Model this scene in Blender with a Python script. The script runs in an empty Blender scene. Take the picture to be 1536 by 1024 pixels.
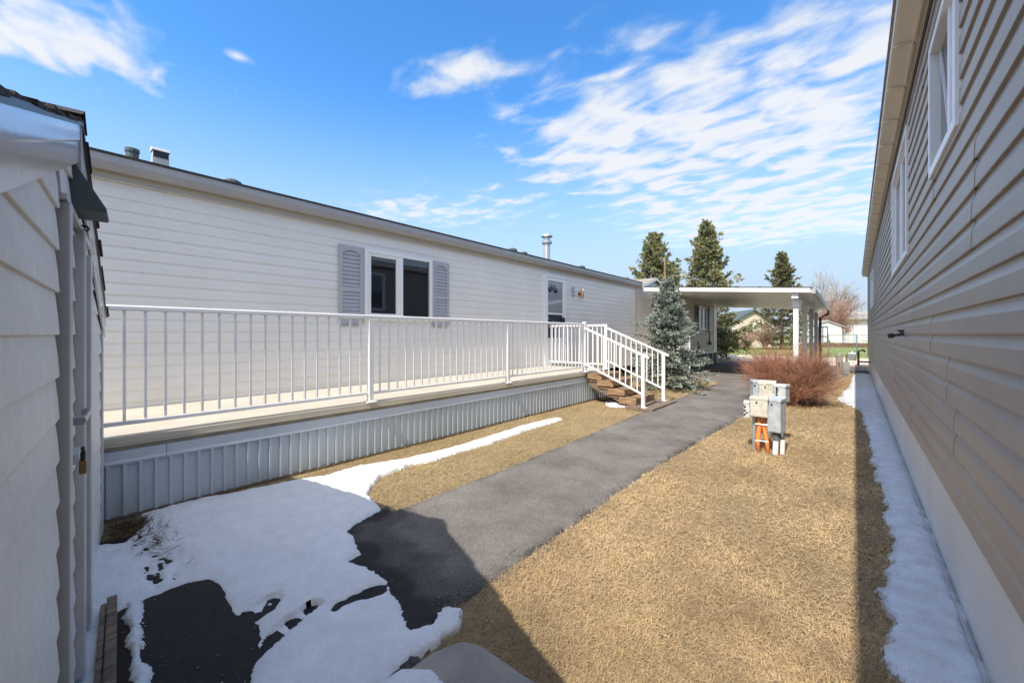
import bpy, math, random
import numpy as np
from mathutils import Vector, Matrix

random.seed(7)
RNG = np.random.default_rng(11)
SC = bpy.context.scene
COL = SC.collection
PI = math.pi
H = 1.27                                   # camera height above the lawn

# ------------------------------------------------------------------ camera
cd = bpy.data.cameras.new('camera')
cam = bpy.data.objects.new('camera', cd)
COL.objects.link(cam)
cam.location = (0, 0, H)
cam.rotation_euler = (PI/2, 0, math.atan(514/600))
cd.sensor_width = 36
cd.lens = 600/1536*36
cd.shift_y = -11/1536
cd.clip_start = 0.02
cd.clip_end = 3000
SC.camera = cam

# ------------------------------------------------------------------ materials
def new_mat(name):
    m = bpy.data.materials.new(name)
    m.use_nodes = True
    return m, m.node_tree.nodes, m.node_tree.links, m.node_tree.nodes['Principled BSDF']

def setspec(b, v):
    if 'Specular IOR Level' in b.inputs:
        b.inputs['Specular IOR Level'].default_value = v

def mat(name, col, rough=0.6, metal=0.0, var=0.12, vscale=3.0, bump=0.0, bscale=60.0, spec=0.5, col2=None,
        fine=0.0, fscale=120.0, stretch=(1, 1, 1), island=0.0, detail=5.0):
    m, N, L, b = new_mat(name)
    b.inputs['Roughness'].default_value = rough
    b.inputs['Metallic'].default_value = metal
    setspec(b, spec)
    tc = N.new('ShaderNodeTexCoord')
    mp = N.new('ShaderNodeMapping'); mp.inputs['Scale'].default_value = stretch
    L.new(tc.outputs['Object'], mp.inputs['Vector'])
    n = N.new('ShaderNodeTexNoise'); n.inputs['Scale'].default_value = vscale
    n.inputs['Detail'].default_value = detail; n.inputs['Roughness'].default_value = 0.6
    L.new(mp.outputs['Vector'], n.inputs['Vector'])
    r = N.new('ShaderNodeValToRGB')
    c2 = col2 if col2 else tuple(c*(1-2*var) for c in col)
    c1 = col if col2 else tuple(min(1, c*(1+var)) for c in col)
    r.color_ramp.elements[0].position = 0.3; r.color_ramp.elements[0].color = (*c2, 1)
    r.color_ramp.elements[1].position = 0.7; r.color_ramp.elements[1].color = (*c1, 1)
    L.new(n.outputs['Fac'], r.inputs['Fac'])
    out = r.outputs['Color']
    if fine:
        n2 = N.new('ShaderNodeTexNoise'); n2.inputs['Scale'].default_value = fscale; n2.inputs['Detail'].default_value = 3
        L.new(tc.outputs['Object'], n2.inputs['Vector'])
        mr = N.new('ShaderNodeMapRange'); mr.inputs['From Min'].default_value = .3; mr.inputs['From Max'].default_value = .7
        mr.inputs['To Min'].default_value = 1-fine; mr.inputs['To Max'].default_value = 1+fine
        L.new(n2.outputs['Fac'], mr.inputs['Value'])
        mx = N.new('ShaderNodeVectorMath'); mx.operation = 'SCALE'
        L.new(out, mx.inputs[0]); L.new(mr.outputs['Result'], mx.inputs['Scale'])
        out = mx.outputs['Vector']
    if island:
        g = N.new('ShaderNodeNewGeometry')
        mr = N.new('ShaderNodeMapRange'); mr.inputs['To Min'].default_value = 1-island; mr.inputs['To Max'].default_value = 1+island
        L.new(g.outputs['Random Per Island'], mr.inputs['Value'])
        mx = N.new('ShaderNodeVectorMath'); mx.operation = 'SCALE'
        L.new(out, mx.inputs[0]); L.new(mr.outputs['Result'], mx.inputs['Scale'])
        out = mx.outputs['Vector']
    L.new(out, b.inputs['Base Color'])
    if bump:
        n3 = N.new('ShaderNodeTexNoise'); n3.inputs['Scale'].default_value = bscale; n3.inputs['Detail'].default_value = 4
        L.new(mp.outputs['Vector'], n3.inputs['Vector'])
        bp = N.new('ShaderNodeBump'); bp.inputs['Strength'].default_value = bump; bp.inputs['Distance'].default_value = 0.01
        L.new(n3.outputs['Fac'], bp.inputs['Height']); L.new(bp.outputs['Normal'], b.inputs['Normal'])
    return m

def leaf_mat(name, c1, c2, trans=0.25, rough=0.7, scale=1.2, c3=None, thr=0.75, patch=False):
    """foliage: colour varies per leaf and over the crown"""
    m, N, L, b = new_mat(name)
    b.inputs['Roughness'].default_value = rough; setspec(b, .25)
    g = N.new('ShaderNodeNewGeometry')
    tc = N.new('ShaderNodeTexCoord')
    n = N.new('ShaderNodeTexNoise'); n.inputs['Scale'].default_value = scale; n.inputs['Detail'].default_value = 3
    L.new(tc.outputs['Object'], n.inputs['Vector'])
    ad = N.new('ShaderNodeMath'); ad.operation = 'ADD'
    hf = N.new('ShaderNodeMath'); hf.operation = 'MULTIPLY'; hf.inputs[1].default_value = .32 if patch else .55
    L.new(g.outputs['Random Per Island'], hf.inputs[0])
    L.new(hf.outputs[0], ad.inputs[0])
    mr0 = N.new('ShaderNodeMapRange'); mr0.inputs['From Min'].default_value = .3; mr0.inputs['From Max'].default_value = .7
    mr0.inputs['To Min'].default_value = 0; mr0.inputs['To Max'].default_value = .45
    L.new(n.outputs['Fac'], mr0.inputs['Value']); L.new(mr0.outputs[0], ad.inputs[1])
    r = N.new('ShaderNodeValToRGB')
    r.color_ramp.elements[0].position = .1; r.color_ramp.elements[0].color = (*c1, 1)
    r.color_ramp.elements[1].position = .7; r.color_ramp.elements[1].color = (*c2, 1)
    if c3:
        e = r.color_ramp.elements.new(thr); e.color = (*c2, 1)
        e = r.color_ramp.elements.new(min(.99, thr+.06)); e.color = (*c3, 1)
    L.new(ad.outputs[0], r.inputs['Fac'])
    out = r.outputs['Color']
    if patch:
        pn = N.new('ShaderNodeTexNoise'); pn.inputs['Scale'].default_value = 2.1; pn.inputs['Detail'].default_value = 6; pn.inputs['Roughness'].default_value = .7
        L.new(tc.outputs['Object'], pn.inputs['Vector'])
        pr_ = N.new('ShaderNodeValToRGB')
        for e, (pos, c) in zip(pr_.color_ramp.elements, ((.30, (.66, .62, .60)), (.70, (1.16, 1.13, .98)))): e.position = pos; e.color = (*c, 1)
        e = pr_.color_ramp.elements.new(.5); e.color = (1.02, .94, .90, 1)
        L.new(pn.outputs['Fac'], pr_.inputs['Fac'])
        pm = N.new('ShaderNodeVectorMath'); pm.operation = 'MULTIPLY'; L.new(out, pm.inputs[0]); L.new(pr_.outputs[0], pm.inputs[1]); out = pm.outputs[0]
    L.new(out, b.inputs['Base Color'])
    if trans:
        tr = N.new('ShaderNodeBsdfTranslucent'); L.new(out, tr.inputs['Color'])
        mx = N.new('ShaderNodeMixShader'); mx.inputs['Fac'].default_value = trans
        L.new(b.outputs[0], mx.inputs[1]); L.new(tr.outputs[0], mx.inputs[2])
        L.new(mx.outputs[0], N['Material Output'].inputs['Surface'])
    return m

def glass_mat(name, col, rough=0.02, ior=1.9):
    m, N, L, b = new_mat(name)
    b.inputs['Base Color'].default_value = (*col, 1)
    b.inputs['Roughness'].default_value = rough
    b.inputs['IOR'].default_value = ior
    tc = N.new('ShaderNodeTexCoord')
    n = N.new('ShaderNodeTexNoise'); n.inputs['Scale'].default_value = 1.7
    L.new(tc.outputs['Object'], n.inputs['Vector'])
    bp = N.new('ShaderNodeBump'); bp.inputs['Strength'].default_value = .02; bp.inputs['Distance'].default_value = .02
    L.new(n.outputs['Fac'], bp.inputs['Height']); L.new(bp.outputs['Normal'], b.inputs['Normal'])
    return m

M = {}
M['cream'] = mat('cream_vinyl', (.76, .742, .705), .42, var=.03, vscale=1.3, fine=.02, fscale=14, bump=.04, bscale=25)
M['cream_trim'] = mat('cream_trim', (.56, .51, .41), .5, var=.04)
M['white'] = mat('white_paint', (.76, .76, .75), .35, var=.02, vscale=4)
M['white_alu'] = mat('white_powder_coat', (.80, .80, .80), .3, var=.02, vscale=5)
M['vinyl_white'] = mat('white_vinyl_frame', (.78, .79, .80), .3, var=.02)
M['gutter'] = mat('grey_white_gutter', (.36, .36, .365), .35, var=.04, vscale=2)
M['shingle'] = mat('dark_shingle', (.040, .037, .035), .95, var=.4, vscale=40, bump=.8, bscale=140, fine=.4, fscale=260)
M['shingle_old'] = mat('weathered_shingle', (.30, .27, .24), .95, var=.18, vscale=14, bump=.6, bscale=90)
M['shutter'] = mat('grey_blue_shutter', (.41, .42, .455), .5, var=.03)
M['shutter_dark'] = mat('charcoal_shutter', (.06, .06, .065), .5)
M['skirt'] = mat('grey_blue_skirting', (.53, .59, .64), .38, var=.06, vscale=1.4, stretch=(1, 1, .4), bump=.03, bscale=20)
M['skirt_trim'] = mat('pale_grey_trim', (.56, .62, .68), .38, var=.04)
M['deck'] = mat('beige_deck_coating', (.47, .43, .365), .7, var=.06, vscale=2, bump=.2, bscale=120, fine=.05, fscale=60)
M['deck_edge'] = mat('brown_edge', (.30, .26, .19), .6, var=.2, vscale=6)
M['wood'] = mat('weathered_timber', (.30, .19, .11), .85, var=.3, vscale=7, stretch=(1, 6, 6), bump=.5, bscale=30, fine=.15, fscale=90)
M['wood_grey'] = mat('grey_timber', (.20, .15, .11), .9, var=.35, vscale=8, stretch=(6, 1, 6), bump=.6, bscale=30)
M['taupe'] = mat('taupe_vinyl', (.345, .297, .248), .42, var=.05, vscale=1.4, fine=.03, fscale=18, bump=.14, bscale=6)
M['skirt_white'] = mat('off_white_skirt_board', (.70, .67, .61), .6, var=.06, vscale=1.5, stretch=(1, 1, .35), bump=.1, bscale=40)
M['soffit'] = mat('cream_soffit', (.74, .67, .55), .45, var=.03)
M['black'] = mat('black_plastic', (.012, .012, .014), .4)
M['dark_metal'] = mat('dark_bronze_metal', (.095, .12, .128), .65, var=.1, spec=.2)
M['grey_metal'] = mat('grey_steel', (.42, .44, .46), .35, metal=.6, var=.1)
M['galv'] = mat('galvanised_pipe', (.55, .57, .58), .4, metal=.7, var=.12, vscale=9)
M['brass'] = mat('brass', (.30, .21, .10), .45, metal=.8, var=.2)
M['copper'] = mat('copper_lamp', (.65, .40, .25), .28, metal=.8)
M['glass'] = glass_mat('window_glass', (.006, .008, .012))
M['glass_dim'] = glass_mat('pale_glass', (.26, .29, .32), .05, 1.6)
M['glass_blue'] = glass_mat('dusk_glass', (.015, .022, .035), .04, 2.2)
M['shed_vinyl'] = mat('grey_white_shed_vinyl', (.73, .715, .66), .5, var=.06, vscale=2.0, fine=.05, fscale=30, bump=.12, bscale=70)
M['shed_trim'] = mat('shed_metal_trim', (.56, .57, .58), .38, var=.06, vscale=5)
M['fascia'] = mat('glossy_metal_fascia', (.50, .53, .57), .16, metal=.35, var=.05, vscale=2.5, bump=.10, bscale=7)
M['shed_gap_shade'] = mat('gap_shade_brown', (.17, .14, .11), .8)  # brown sheet in the door gap; its colour stands in for shade
M['box_beige'] = mat('beige_utility_box', (.55, .52, .445), .55, var=.13, vscale=14, fine=.06, fscale=60)
M['box_grey'] = mat('grey_utility_box', (.41, .445, .47), .55, var=.13, vscale=14, fine=.06, fscale=60)
M['box_pale'] = mat('pale_grey_utility_box', (.52, .54, .535), .5, var=.06, vscale=9)
M['orange'] = mat('orange_conduit', (.86, .27, .07), .55, var=.15, vscale=12)
M['pvc'] = mat('white_pvc', (.72, .70, .66), .5, var=.05)
M['concrete'] = mat('concrete', (.30, .28, .25), .9, var=.14, vscale=5, bump=.3, bscale=90, fine=.12, fscale=160)
M['shaded_siding'] = mat('shaded_tan_vinyl', (.46, .41, .32), .45, var=.05)  # carport shade put into the addition wall colour, darker than the cream
M['slate'] = mat('slate_skirting', (.09, .12, .155), .5, var=.1)
M['beige_house'] = mat('beige_house_siding', (.52, .46, .36), .6, var=.05)
M['beige_board'] = mat('pale_board', (.68, .60, .50), .8, var=.08)
M['house_white'] = mat('far_white_siding', (.80, .79, .77), .6, var=.02)
M['roof_grey'] = mat('far_grey_roof', (.36, .34, .32), .9, var=.1)
M['rust'] = mat('rusty_brown', (.20, .10, .06), .8, var=.3)
M['chain'] = mat('green_grey_wire', (.16, .24, .23), .5, metal=.3)
M['bark'] = mat('grey_brown_bark', (.14, .105, .08), .9, var=.3, vscale=12)
M['twig_red'] = leaf_mat('red_brown_twigs', (.13, .057, .041), (.45, .222, .143), 0, .75, 2.5)
M['twig_pale'] = leaf_mat('pale_twigs', (.22, .19, .17), (.48, .42, .38), 0, .8, 1)
M['twig_rust'] = leaf_mat('rust_twigs', (.20, .115, .085), (.47, .30, .235), 0, .8, 1)
M['needle_blue'] = leaf_mat('blue_spruce_needles', (.06, .085, .068), (.37, .42, .36), .15, .65, 2.5)
M['needle_green'] = leaf_mat('spruce_needles', (.09, .115, .065), (.40, .40, .215), .3, .7, 1.4, (.42, .24, .11), .80)
M['needle_dark'] = leaf_mat('dark_spruce_needles', (.07, .085, .05), (.26, .255, .14), .22, .7, 1.2)
M['shrub_green'] = leaf_mat('shrub_leaves', (.05, .07, .03), (.21, .22, .10), .2, .7, 3)
M['dry_blade'] = leaf_mat('dry_grass_blades', (.30, .225, .125), (.72, .57, .35), .12, .75, 1.1, (.34, .34, .14), .94, patch=True)
M['green_blade'] = leaf_mat('half_green_blades', (.20, .16, .07), (.50, .42, .22), .12, .75, 1.4, (.22, .26, .08), .82, patch=True)

# ------------------------------------------------------------------ objects
ROOT = {}
def tag(o, label=None, cat=None, group=None, kind=None):
    if label: o['label'] = label
    if cat: o['category'] = cat
    if group: o['group'] = group
    if kind: o['kind'] = kind
    return o

def thing(name, label, cat, loc=(0, 0, 0), rotz=0.0, group=None):
    o = bpy.data.objects.new(name, None); COL.objects.link(o)
    o.empty_display_size = .1
    o.location = loc; o.rotation_euler = (0, 0, rotz)
    ROOT[o] = (Matrix.Translation(loc) @ Matrix.Rotation(rotz, 4, 'Z')).inverted()
    return tag(o, label, cat, group)

class MB:
    def __init__(s): s.v = []; s.f = []
    def add(s, vs, fs):
        k = len(s.v); s.v += [tuple(p) for p in vs]; s.f += [tuple(i+k for i in f) for f in fs]; return s
    def box(s, a, b):
        x0, x1 = sorted((a[0], b[0])); y0, y1 = sorted((a[1], b[1])); z0, z1 = sorted((a[2], b[2]))
        return s.add([(x0,y0,z0),(x1,y0,z0),(x1,y1,z0),(x0,y1,z0),(x0,y0,z1),(x1,y0,z1),(x1,y1,z1),(x0,y1,z1)],
                     [(3,2,1,0),(4,5,6,7),(0,1,5,4),(1,2,6,5),(2,3,7,6),(3,0,4,7)])
    def beam(s, p, q, w, h, up=(0, 0, 1)):
        """rectangular bar from p to q"""
        p, q, up = Vector(p), Vector(q), Vector(up)
        d = (q-p).normalized(); a = d.cross(up).normalized()*w/2; b = a.cross(d).normalized()*h/2
        vs = [p-a-b, p+a-b, p+a+b, p-a+b, q-a-b, q+a-b, q+a+b, q-a+b]
        return s.add(vs, [(0,1,2,3),(7,6,5,4),(4,5,1,0),(5,6,2,1),(6,7,3,2),(7,4,0,3)])
    def tube(s, pts, r, n=8, cap=True):
        pts = [Vector(p) for p in pts]; rs = r if isinstance(r, (list, tuple)) else [r]*len(pts)
        k = len(s.v)
        for i, p in enumerate(pts):
            d = (pts[min(i+1, len(pts)-1)]-pts[max(i-1, 0)]).normalized()
            u = d.orthogonal().normalized() if abs(d.z) > .95 else d.cross(Vector((0, 0, 1))).normalized()
            if abs(d.z) > .95: u = (Vector((1, 0, 0))-d*d.x).normalized()
            w = d.cross(u)
            for j in range(n):
                a = 2*PI*j/n; s.v.append(tuple(p+(u*math.cos(a)+w*math.sin(a))*rs[i]))
        for i in range(len(pts)-1):
            for j in range(n):
                s.f.append((k+i*n+j, k+i*n+(j+1) % n, k+(i+1)*n+(j+1) % n, k+(i+1)*n+j))
        if cap:
            s.f.append(tuple(k+j for j in reversed(range(n)))); e = k+(len(pts)-1)*n
            s.f.append(tuple(e+j for j in range(n)))
        return s
    def prism(s, prof, p0, p1, fn):
        """profile [(a,b)] swept from p0 to p1; fn(a,b,t)->xyz"""
        n = len(prof)
        s.add([fn(a, b, p0) for a, b in prof]+[fn(a, b, p1) for a, b in prof],
              [(i, (i+1) % n, n+(i+1) % n, n+i) for i in range(n)]+[tuple(reversed(range(n))), tuple(range(n, 2*n))])
        return s
    def build(s, name, m, parent=None, bevel=0.0, smooth=False, local=False):
        me = bpy.data.meshes.new(name)
        vs = s.v
        if parent is not None and not local:
            r = parent
            while r.parent: r = r.parent
            inv = ROOT[r]; vs = [tuple(inv @ Vector(p)) for p in s.v]
        me.from_pydata(vs, [], s.f)
        import bmesh
        bm = bmesh.new(); bm.from_mesh(me); bmesh.ops.recalc_face_normals(bm, faces=bm.faces[:]); bm.to_mesh(me); bm.free()
        me.materials.append(m)
        if smooth:
            for p in me.polygons: p.use_smooth = True
        o = bpy.data.objects.new(name, me); COL.objects.link(o)
        if parent is not None: o.parent = parent
        if bevel:
            md = o.modifiers.new('bevel', 'BEVEL'); md.width = bevel; md.segments = 2; md.limit_method = 'ANGLE'
        return o

def np_mesh(name, verts, faces, m, parent=None, smooth=False):
    """verts (n,3), faces (k,3|4) numpy; world coordinates"""
    if parent is not None:
        r = parent
        while r.parent: r = r.parent
        A = np.array(ROOT[r]); verts = verts @ A[:3, :3].T + A[:3, 3]
    me = bpy.data.meshes.new(name)
    me.vertices.add(len(verts)); me.vertices.foreach_set('co', np.ascontiguousarray(verts, dtype=np.float32).ravel())
    k = faces.shape[1]
    me.loops.add(faces.size); me.loops.foreach_set('vertex_index', np.ascontiguousarray(faces, dtype=np.int32).ravel())
    me.polygons.add(len(faces)); me.polygons.foreach_set('loop_start', np.arange(0, faces.size, k, dtype=np.int32))
    me.polygons.foreach_set('loop_total', np.full(len(faces), k, dtype=np.int32))
    me.update(calc_edges=True); me.validate()
    me.materials.append(m)
    if smooth: me.polygons.foreach_set('use_smooth', np.ones(len(faces), dtype=bool))
    o = bpy.data.objects.new(name, me); COL.objects.link(o)
    if parent is not None: o.parent = parent
    return o

def dup(o, name=None, parent=None, loc=None):
    c = o.copy(); COL.objects.link(c)
    if parent is not None: c.parent = parent
    if loc is not None: c.location = loc
    return c

# value noise for terrain-like shapes
_T = RNG.random((256, 256))
def vnoise(x, y):
    xi = np.floor(x).astype(int); yi = np.floor(y).astype(int); fx = x-xi; fy = y-yi
    fx = fx*fx*(3-2*fx); fy = fy*fy*(3-2*fy)
    g = lambda a, b: _T[a % 256, b % 256]
    return (g(xi, yi)*(1-fx)+g(xi+1, yi)*fx)*(1-fy)+(g(xi, yi+1)*(1-fx)+g(xi+1, yi+1)*fx)*fy
def fbm(x, y, o=4):
    s = 0; a = .5
    for i in range(o):
        s = s+a*vnoise(x*2**i+17*i, y*2**i+31*i); a *= .5
    return s

def signed_dist(px, py, poly):
    P = np.array(poly); Q = np.roll(P, -1, 0)
    d = np.full(px.shape, 1e9); ins = np.zeros(px.shape, bool)
    for (ax, ay), (bx, by) in zip(P, Q):
        ex, ey = bx-ax, by-ay
        t = np.clip(((px-ax)*ex+(py-ay)*ey)/(ex*ex+ey*ey+1e-12), 0, 1)
        d = np.minimum(d, np.hypot(px-ax-t*ex, py-ay-t*ey))
        c = ((ay > py) != (by > py)) & (px < (bx-ax)*(py-ay)/(by-ay+1e-12)+ax)
        ins ^= c
    return np.where(ins, d, -d)

def sheet(name, poly, z, m, cell=.25, wob=0.0, wscale=4.0, kind='structure', thick=0.0, hnoise=0.0):
    """ground sheet filling poly with a ragged edge"""
    P = np.array(poly); x0, y0 = P.min(0)-cell; x1, y1 = P.max(0)+cell
    xs = np.arange(x0, x1+cell, cell); ys = np.arange(y0, y1+cell, cell)
    X, Y = np.meshgrid(xs, ys, indexing='ij')
    d = signed_dist(X, Y, poly)
    if wob: d = d+wob*(fbm(X*wscale, Y*wscale)-.47)*2+wob*.7*(fbm(X*wscale*5, Y*wscale*5)-.47)*2
    Z = np.full(X.shape, z)
    if thick: Z = z+thick*np.clip(1-np.exp(-np.maximum(d, 0)/.02), 0, 1)-.004*(d < .001)
    if hnoise: Z = Z+hnoise*(fbm(X*2, Y*2)-.47)*np.clip(d/.1, 0, 1)
    Z = np.where(d < 0, z-.05*np.minimum(1.2, -d/cell), Z)
    ok = d > -cell*1.6
    return grid_mesh(name, X, Y, Z, ok, m, kind)

def grid_mesh(name, X, Y, Z, ok, m, kind=None, smooth=True):
    nx, ny = X.shape
    q = ok[:-1, :-1] & ok[1:, :-1] & ok[1:, 1:] & ok[:-1, 1:]
    idx = np.arange(nx*ny).reshape(nx, ny)
    F = np.stack([idx[:-1, :-1][q], idx[1:, :-1][q], idx[1:, 1:][q], idx[:-1, 1:][q]], 1)
    used = np.unique(F); remap = np.full(nx*ny, -1); remap[used] = np.arange(len(used))
    V = np.stack([X.ravel(), Y.ravel(), Z.ravel()], 1)[used]
    o = np_mesh(name, V, remap[F], m, smooth=smooth)
    if kind: o['kind'] = kind
    return o

# ------------------------------------------------------------------ world: sky and clouds
SUN = Vector((.055, -.828, 1.0)).normalized()
ELEV = math.asin(SUN.z)
w = bpy.data.worlds.new('World'); SC.world = w; w.use_nodes = True
N = w.node_tree.nodes; L = w.node_tree.links
bg = N['Background']; bg.inputs['Strength'].default_value = 0.15
sky = N.new('ShaderNodeTexSky'); sky.sky_type = 'NISHITA'; sky.sun_disc = False
sky.sun_elevation = ELEV; sky.sun_rotation = math.atan2(SUN.x, SUN.y)
sky.altitude = 1000; sky.air_density = 1.0; sky.dust_density = .3; sky.ozone_density = 2.5
hs = N.new('ShaderNodeHueSaturation'); hs.inputs['Saturation'].default_value = 1.27; hs.inputs['Value'].default_value = 1.18
L.new(sky.outputs[0], hs.inputs['Color'])
tc = N.new('ShaderNodeTexCoord')
sx = N.new('ShaderNodeSeparateXYZ'); L.new(tc.outputs['Generated'], sx.inputs[0])
def math_(op, a, b=None, c=None, clamp=False):
    n = N.new('ShaderNodeMath'); n.operation = op; n.use_clamp = clamp
    for i, v in enumerate((a, b, c)):
        if v is None: continue
        if isinstance(v, (int, float)): n.inputs[i].default_value = v
        else: L.new(v, n.inputs[i])
    return n.outputs[0]
zz = math_('MAXIMUM', sx.outputs['Z'], .04)
px = math_('DIVIDE', sx.outputs['X'], zz); py = math_('DIVIDE', sx.outputs['Y'], zz)
cv = N.new('ShaderNodeCombineXYZ'); L.new(px, cv.inputs[0]); L.new(py, cv.inputs[1])
def noise(vec, scale, detail=5, rough=.55, rot=0.0, stretch=(1, 1, 1), dist=0.0, off=(0, 0, 0)):
    mp = N.new('ShaderNodeMapping'); mp.vector_type = 'TEXTURE' if False else 'POINT'
    mp.inputs['Rotation'].default_value = (0, 0, rot); mp.inputs['Scale'].default_value = stretch; mp.inputs['Location'].default_value = off
    L.new(vec, mp.inputs['Vector'])
    n = N.new('ShaderNodeTexNoise'); n.inputs['Scale'].default_value = scale; n.inputs['Detail'].default_value = detail
    n.inputs['Roughness'].default_value = rough; n.inputs['Distortion'].default_value = dist
    L.new(mp.outputs[0], n.inputs['Vector']); return n.outputs['Fac']
def ellipse(cx, cy, rx, ry, rot=0.0):
    """1 at centre, 0 at the rim, negative outside"""
    dx = math_('SUBTRACT', px, cx); dy = math_('SUBTRACT', py, cy)
    c, s = math.cos(rot), math.sin(rot)
    a = math_('ADD', math_('MULTIPLY', dx, c/rx), math_('MULTIPLY', dy, s/rx))
    b = math_('ADD', math_('MULTIPLY', dx, -s/ry), math_('MULTIPLY', dy, c/ry))
    r2 = math_('ADD', math_('MULTIPLY', a, a), math_('MULTIPLY', b, b))
    return math_('SUBTRACT', 1.0, math_('SQRT', r2))
def square(cx, cy, rx, ry, rot=0.0):
    dx = math_('SUBTRACT', px, cx); dy = math_('SUBTRACT', py, cy); c, s = math.cos(rot), math.sin(rot)
    a = math_('ADD', math_('MULTIPLY', dx, c/rx), math_('MULTIPLY', dy, s/rx)); b = math_('ADD', math_('MULTIPLY', dx, -s/ry), math_('MULTIPLY', dy, c/ry))
    a2 = math_('MULTIPLY', a, a); b2 = math_('MULTIPLY', b, b)
    return math_('SUBTRACT', 1.0, math_('POWER', math_('ADD', math_('MULTIPLY', a2, a2), math_('MULTIPLY', b2, b2)), .25))
big = noise(cv.outputs[0], 1.6, 4, .5)
rip = noise(cv.outputs[0], 5.6, 4, .46, rot=math.radians(-4), stretch=(.74, 1.08, 1), dist=.4)
fine = noise(cv.outputs[0], 19, 5, .6, rot=math.radians(20), stretch=(.7, 1.15, 1))
tex = math_('ADD', math_('ADD', math_('MULTIPLY', rip, 1.0), math_('MULTIPLY', fine, .20)), math_('MULTIPLY', big, .45))   # mean ~ .86
e1 = square(.30, 3.40, 2.08, 2.16, .10)
e1b = ellipse(-1.05, 2.0, .62, .85, 0.4)
e2 = ellipse(-1.10, 1.08, .30, .17, .74)
e8 = ellipse(-2.5, 2.1, 1.1, .6, .5)
e3 = ellipse(-2.02, .0, .34, .42, .3)
e4 = ellipse(-1.69, .452, .055, .07)
e5 = ellipse(-1.93, .51, .05, .09, .6)
e6 = ellipse(-.02, 1.45, .35, .12, .3)
def mx(a, b): return math_('MAXIMUM', a, b)
mask = mx(mx(mx(math_('MULTIPLY', e1, 1.1), math_('MULTIPLY', e1b, .60)), mx(mx(math_('MULTIPLY', e2, .38), math_('MINIMUM', math_('MULTIPLY', e8, .4), .20)), math_('MULTIPLY', e3, .55))),
          mx(mx(math_('MULTIPLY', e4, .33), math_('MULTIPLY', e5, .28)), math_('MULTIPLY', e6, .2)))
mask = math_('MINIMUM', mask, .31)
# broken cloud added overhead and behind, out of the picture, to lift the shade
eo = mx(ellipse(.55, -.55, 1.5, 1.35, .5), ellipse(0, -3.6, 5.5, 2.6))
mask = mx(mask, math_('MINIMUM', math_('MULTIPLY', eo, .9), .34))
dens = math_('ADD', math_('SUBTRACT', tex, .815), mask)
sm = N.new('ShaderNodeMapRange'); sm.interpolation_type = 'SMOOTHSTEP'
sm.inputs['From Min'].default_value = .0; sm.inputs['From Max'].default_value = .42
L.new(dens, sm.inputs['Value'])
# faint veil low over the horizon
veiln = noise(cv.outputs[0], .9, 4, .5, off=(3, 1, 0))
vl = N.new('ShaderNodeMapRange'); vl.interpolation_type = 'SMOOTHSTEP'
vl.inputs['From Min'].default_value = .42; vl.inputs['From Max'].default_value = .12; vl.inputs['To Max'].default_value = .8
L.new(sx.outputs['Z'], vl.inputs['Value'])
vs = N.new('ShaderNodeMapRange'); vs.interpolation_type = 'SMOOTHSTEP'
vs.inputs['From Min'].default_value = .36; vs.inputs['From Max'].default_value = .68
L.new(veiln, vs.inputs['Value'])
hz = N.new('ShaderNodeMapRange'); hz.inputs['From Min'].default_value = .52; hz.inputs['From Max'].default_value = .06; hz.interpolation_type = 'SMOOTHSTEP'
hz.inputs['To Max'].default_value = .98
L.new(sx.outputs['Z'], hz.inputs['Value'])
veil = mx(math_('MULTIPLY', vl.outputs[0], vs.outputs[0]), hz.outputs[0])
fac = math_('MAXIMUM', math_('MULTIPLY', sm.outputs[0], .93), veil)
cc = N.new('ShaderNodeMixRGB')
cc.inputs['Color1'].default_value = (2.0, 2.5, 3.1, 1); cc.inputs['Color2'].default_value = (3.15, 3.2, 3.3, 1)
L.new(sm.outputs[0], cc.inputs['Fac'])
# cloud towards the sun made brighter and warmer, to lift and warm the shade
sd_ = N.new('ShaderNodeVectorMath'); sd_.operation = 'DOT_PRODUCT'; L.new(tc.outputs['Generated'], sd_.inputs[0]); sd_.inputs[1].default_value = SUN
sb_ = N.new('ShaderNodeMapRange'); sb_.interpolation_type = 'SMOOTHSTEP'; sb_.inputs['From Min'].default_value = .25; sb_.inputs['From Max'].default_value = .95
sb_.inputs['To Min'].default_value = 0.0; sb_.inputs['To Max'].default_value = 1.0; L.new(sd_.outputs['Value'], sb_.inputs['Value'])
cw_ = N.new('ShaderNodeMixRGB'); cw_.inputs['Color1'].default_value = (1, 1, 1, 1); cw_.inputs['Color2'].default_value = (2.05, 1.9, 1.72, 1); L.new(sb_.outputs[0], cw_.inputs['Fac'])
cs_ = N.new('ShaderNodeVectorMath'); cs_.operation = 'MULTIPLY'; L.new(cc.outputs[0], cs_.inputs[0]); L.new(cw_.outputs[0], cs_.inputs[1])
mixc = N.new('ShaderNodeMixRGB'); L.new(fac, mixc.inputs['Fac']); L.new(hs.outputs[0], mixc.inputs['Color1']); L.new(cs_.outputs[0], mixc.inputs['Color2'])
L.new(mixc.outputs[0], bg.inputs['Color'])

sl = bpy.data.lights.new('sun', 'SUN'); sl.energy = 3.5; sl.angle = math.radians(.53); sl.color = (1, .93, .82)
so = bpy.data.objects.new('sun', sl); COL.objects.link(so); so.location = (0, -10, 12)
so.rotation_euler = SUN.to_track_quat('Z', 'Y').to_euler()

# ------------------------------------------------------------------ render settings
SC.view_settings.view_transform = 'Standard'; SC.view_settings.look = 'None'
SC.view_settings.exposure = 0.95; SC.view_settings.gamma = 1
SC.cycles.use_denoising = True
SC.cycles.max_bounces = 8
SC.cycles.caustics_reflective = False; SC.cycles.caustics_refractive = False

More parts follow.
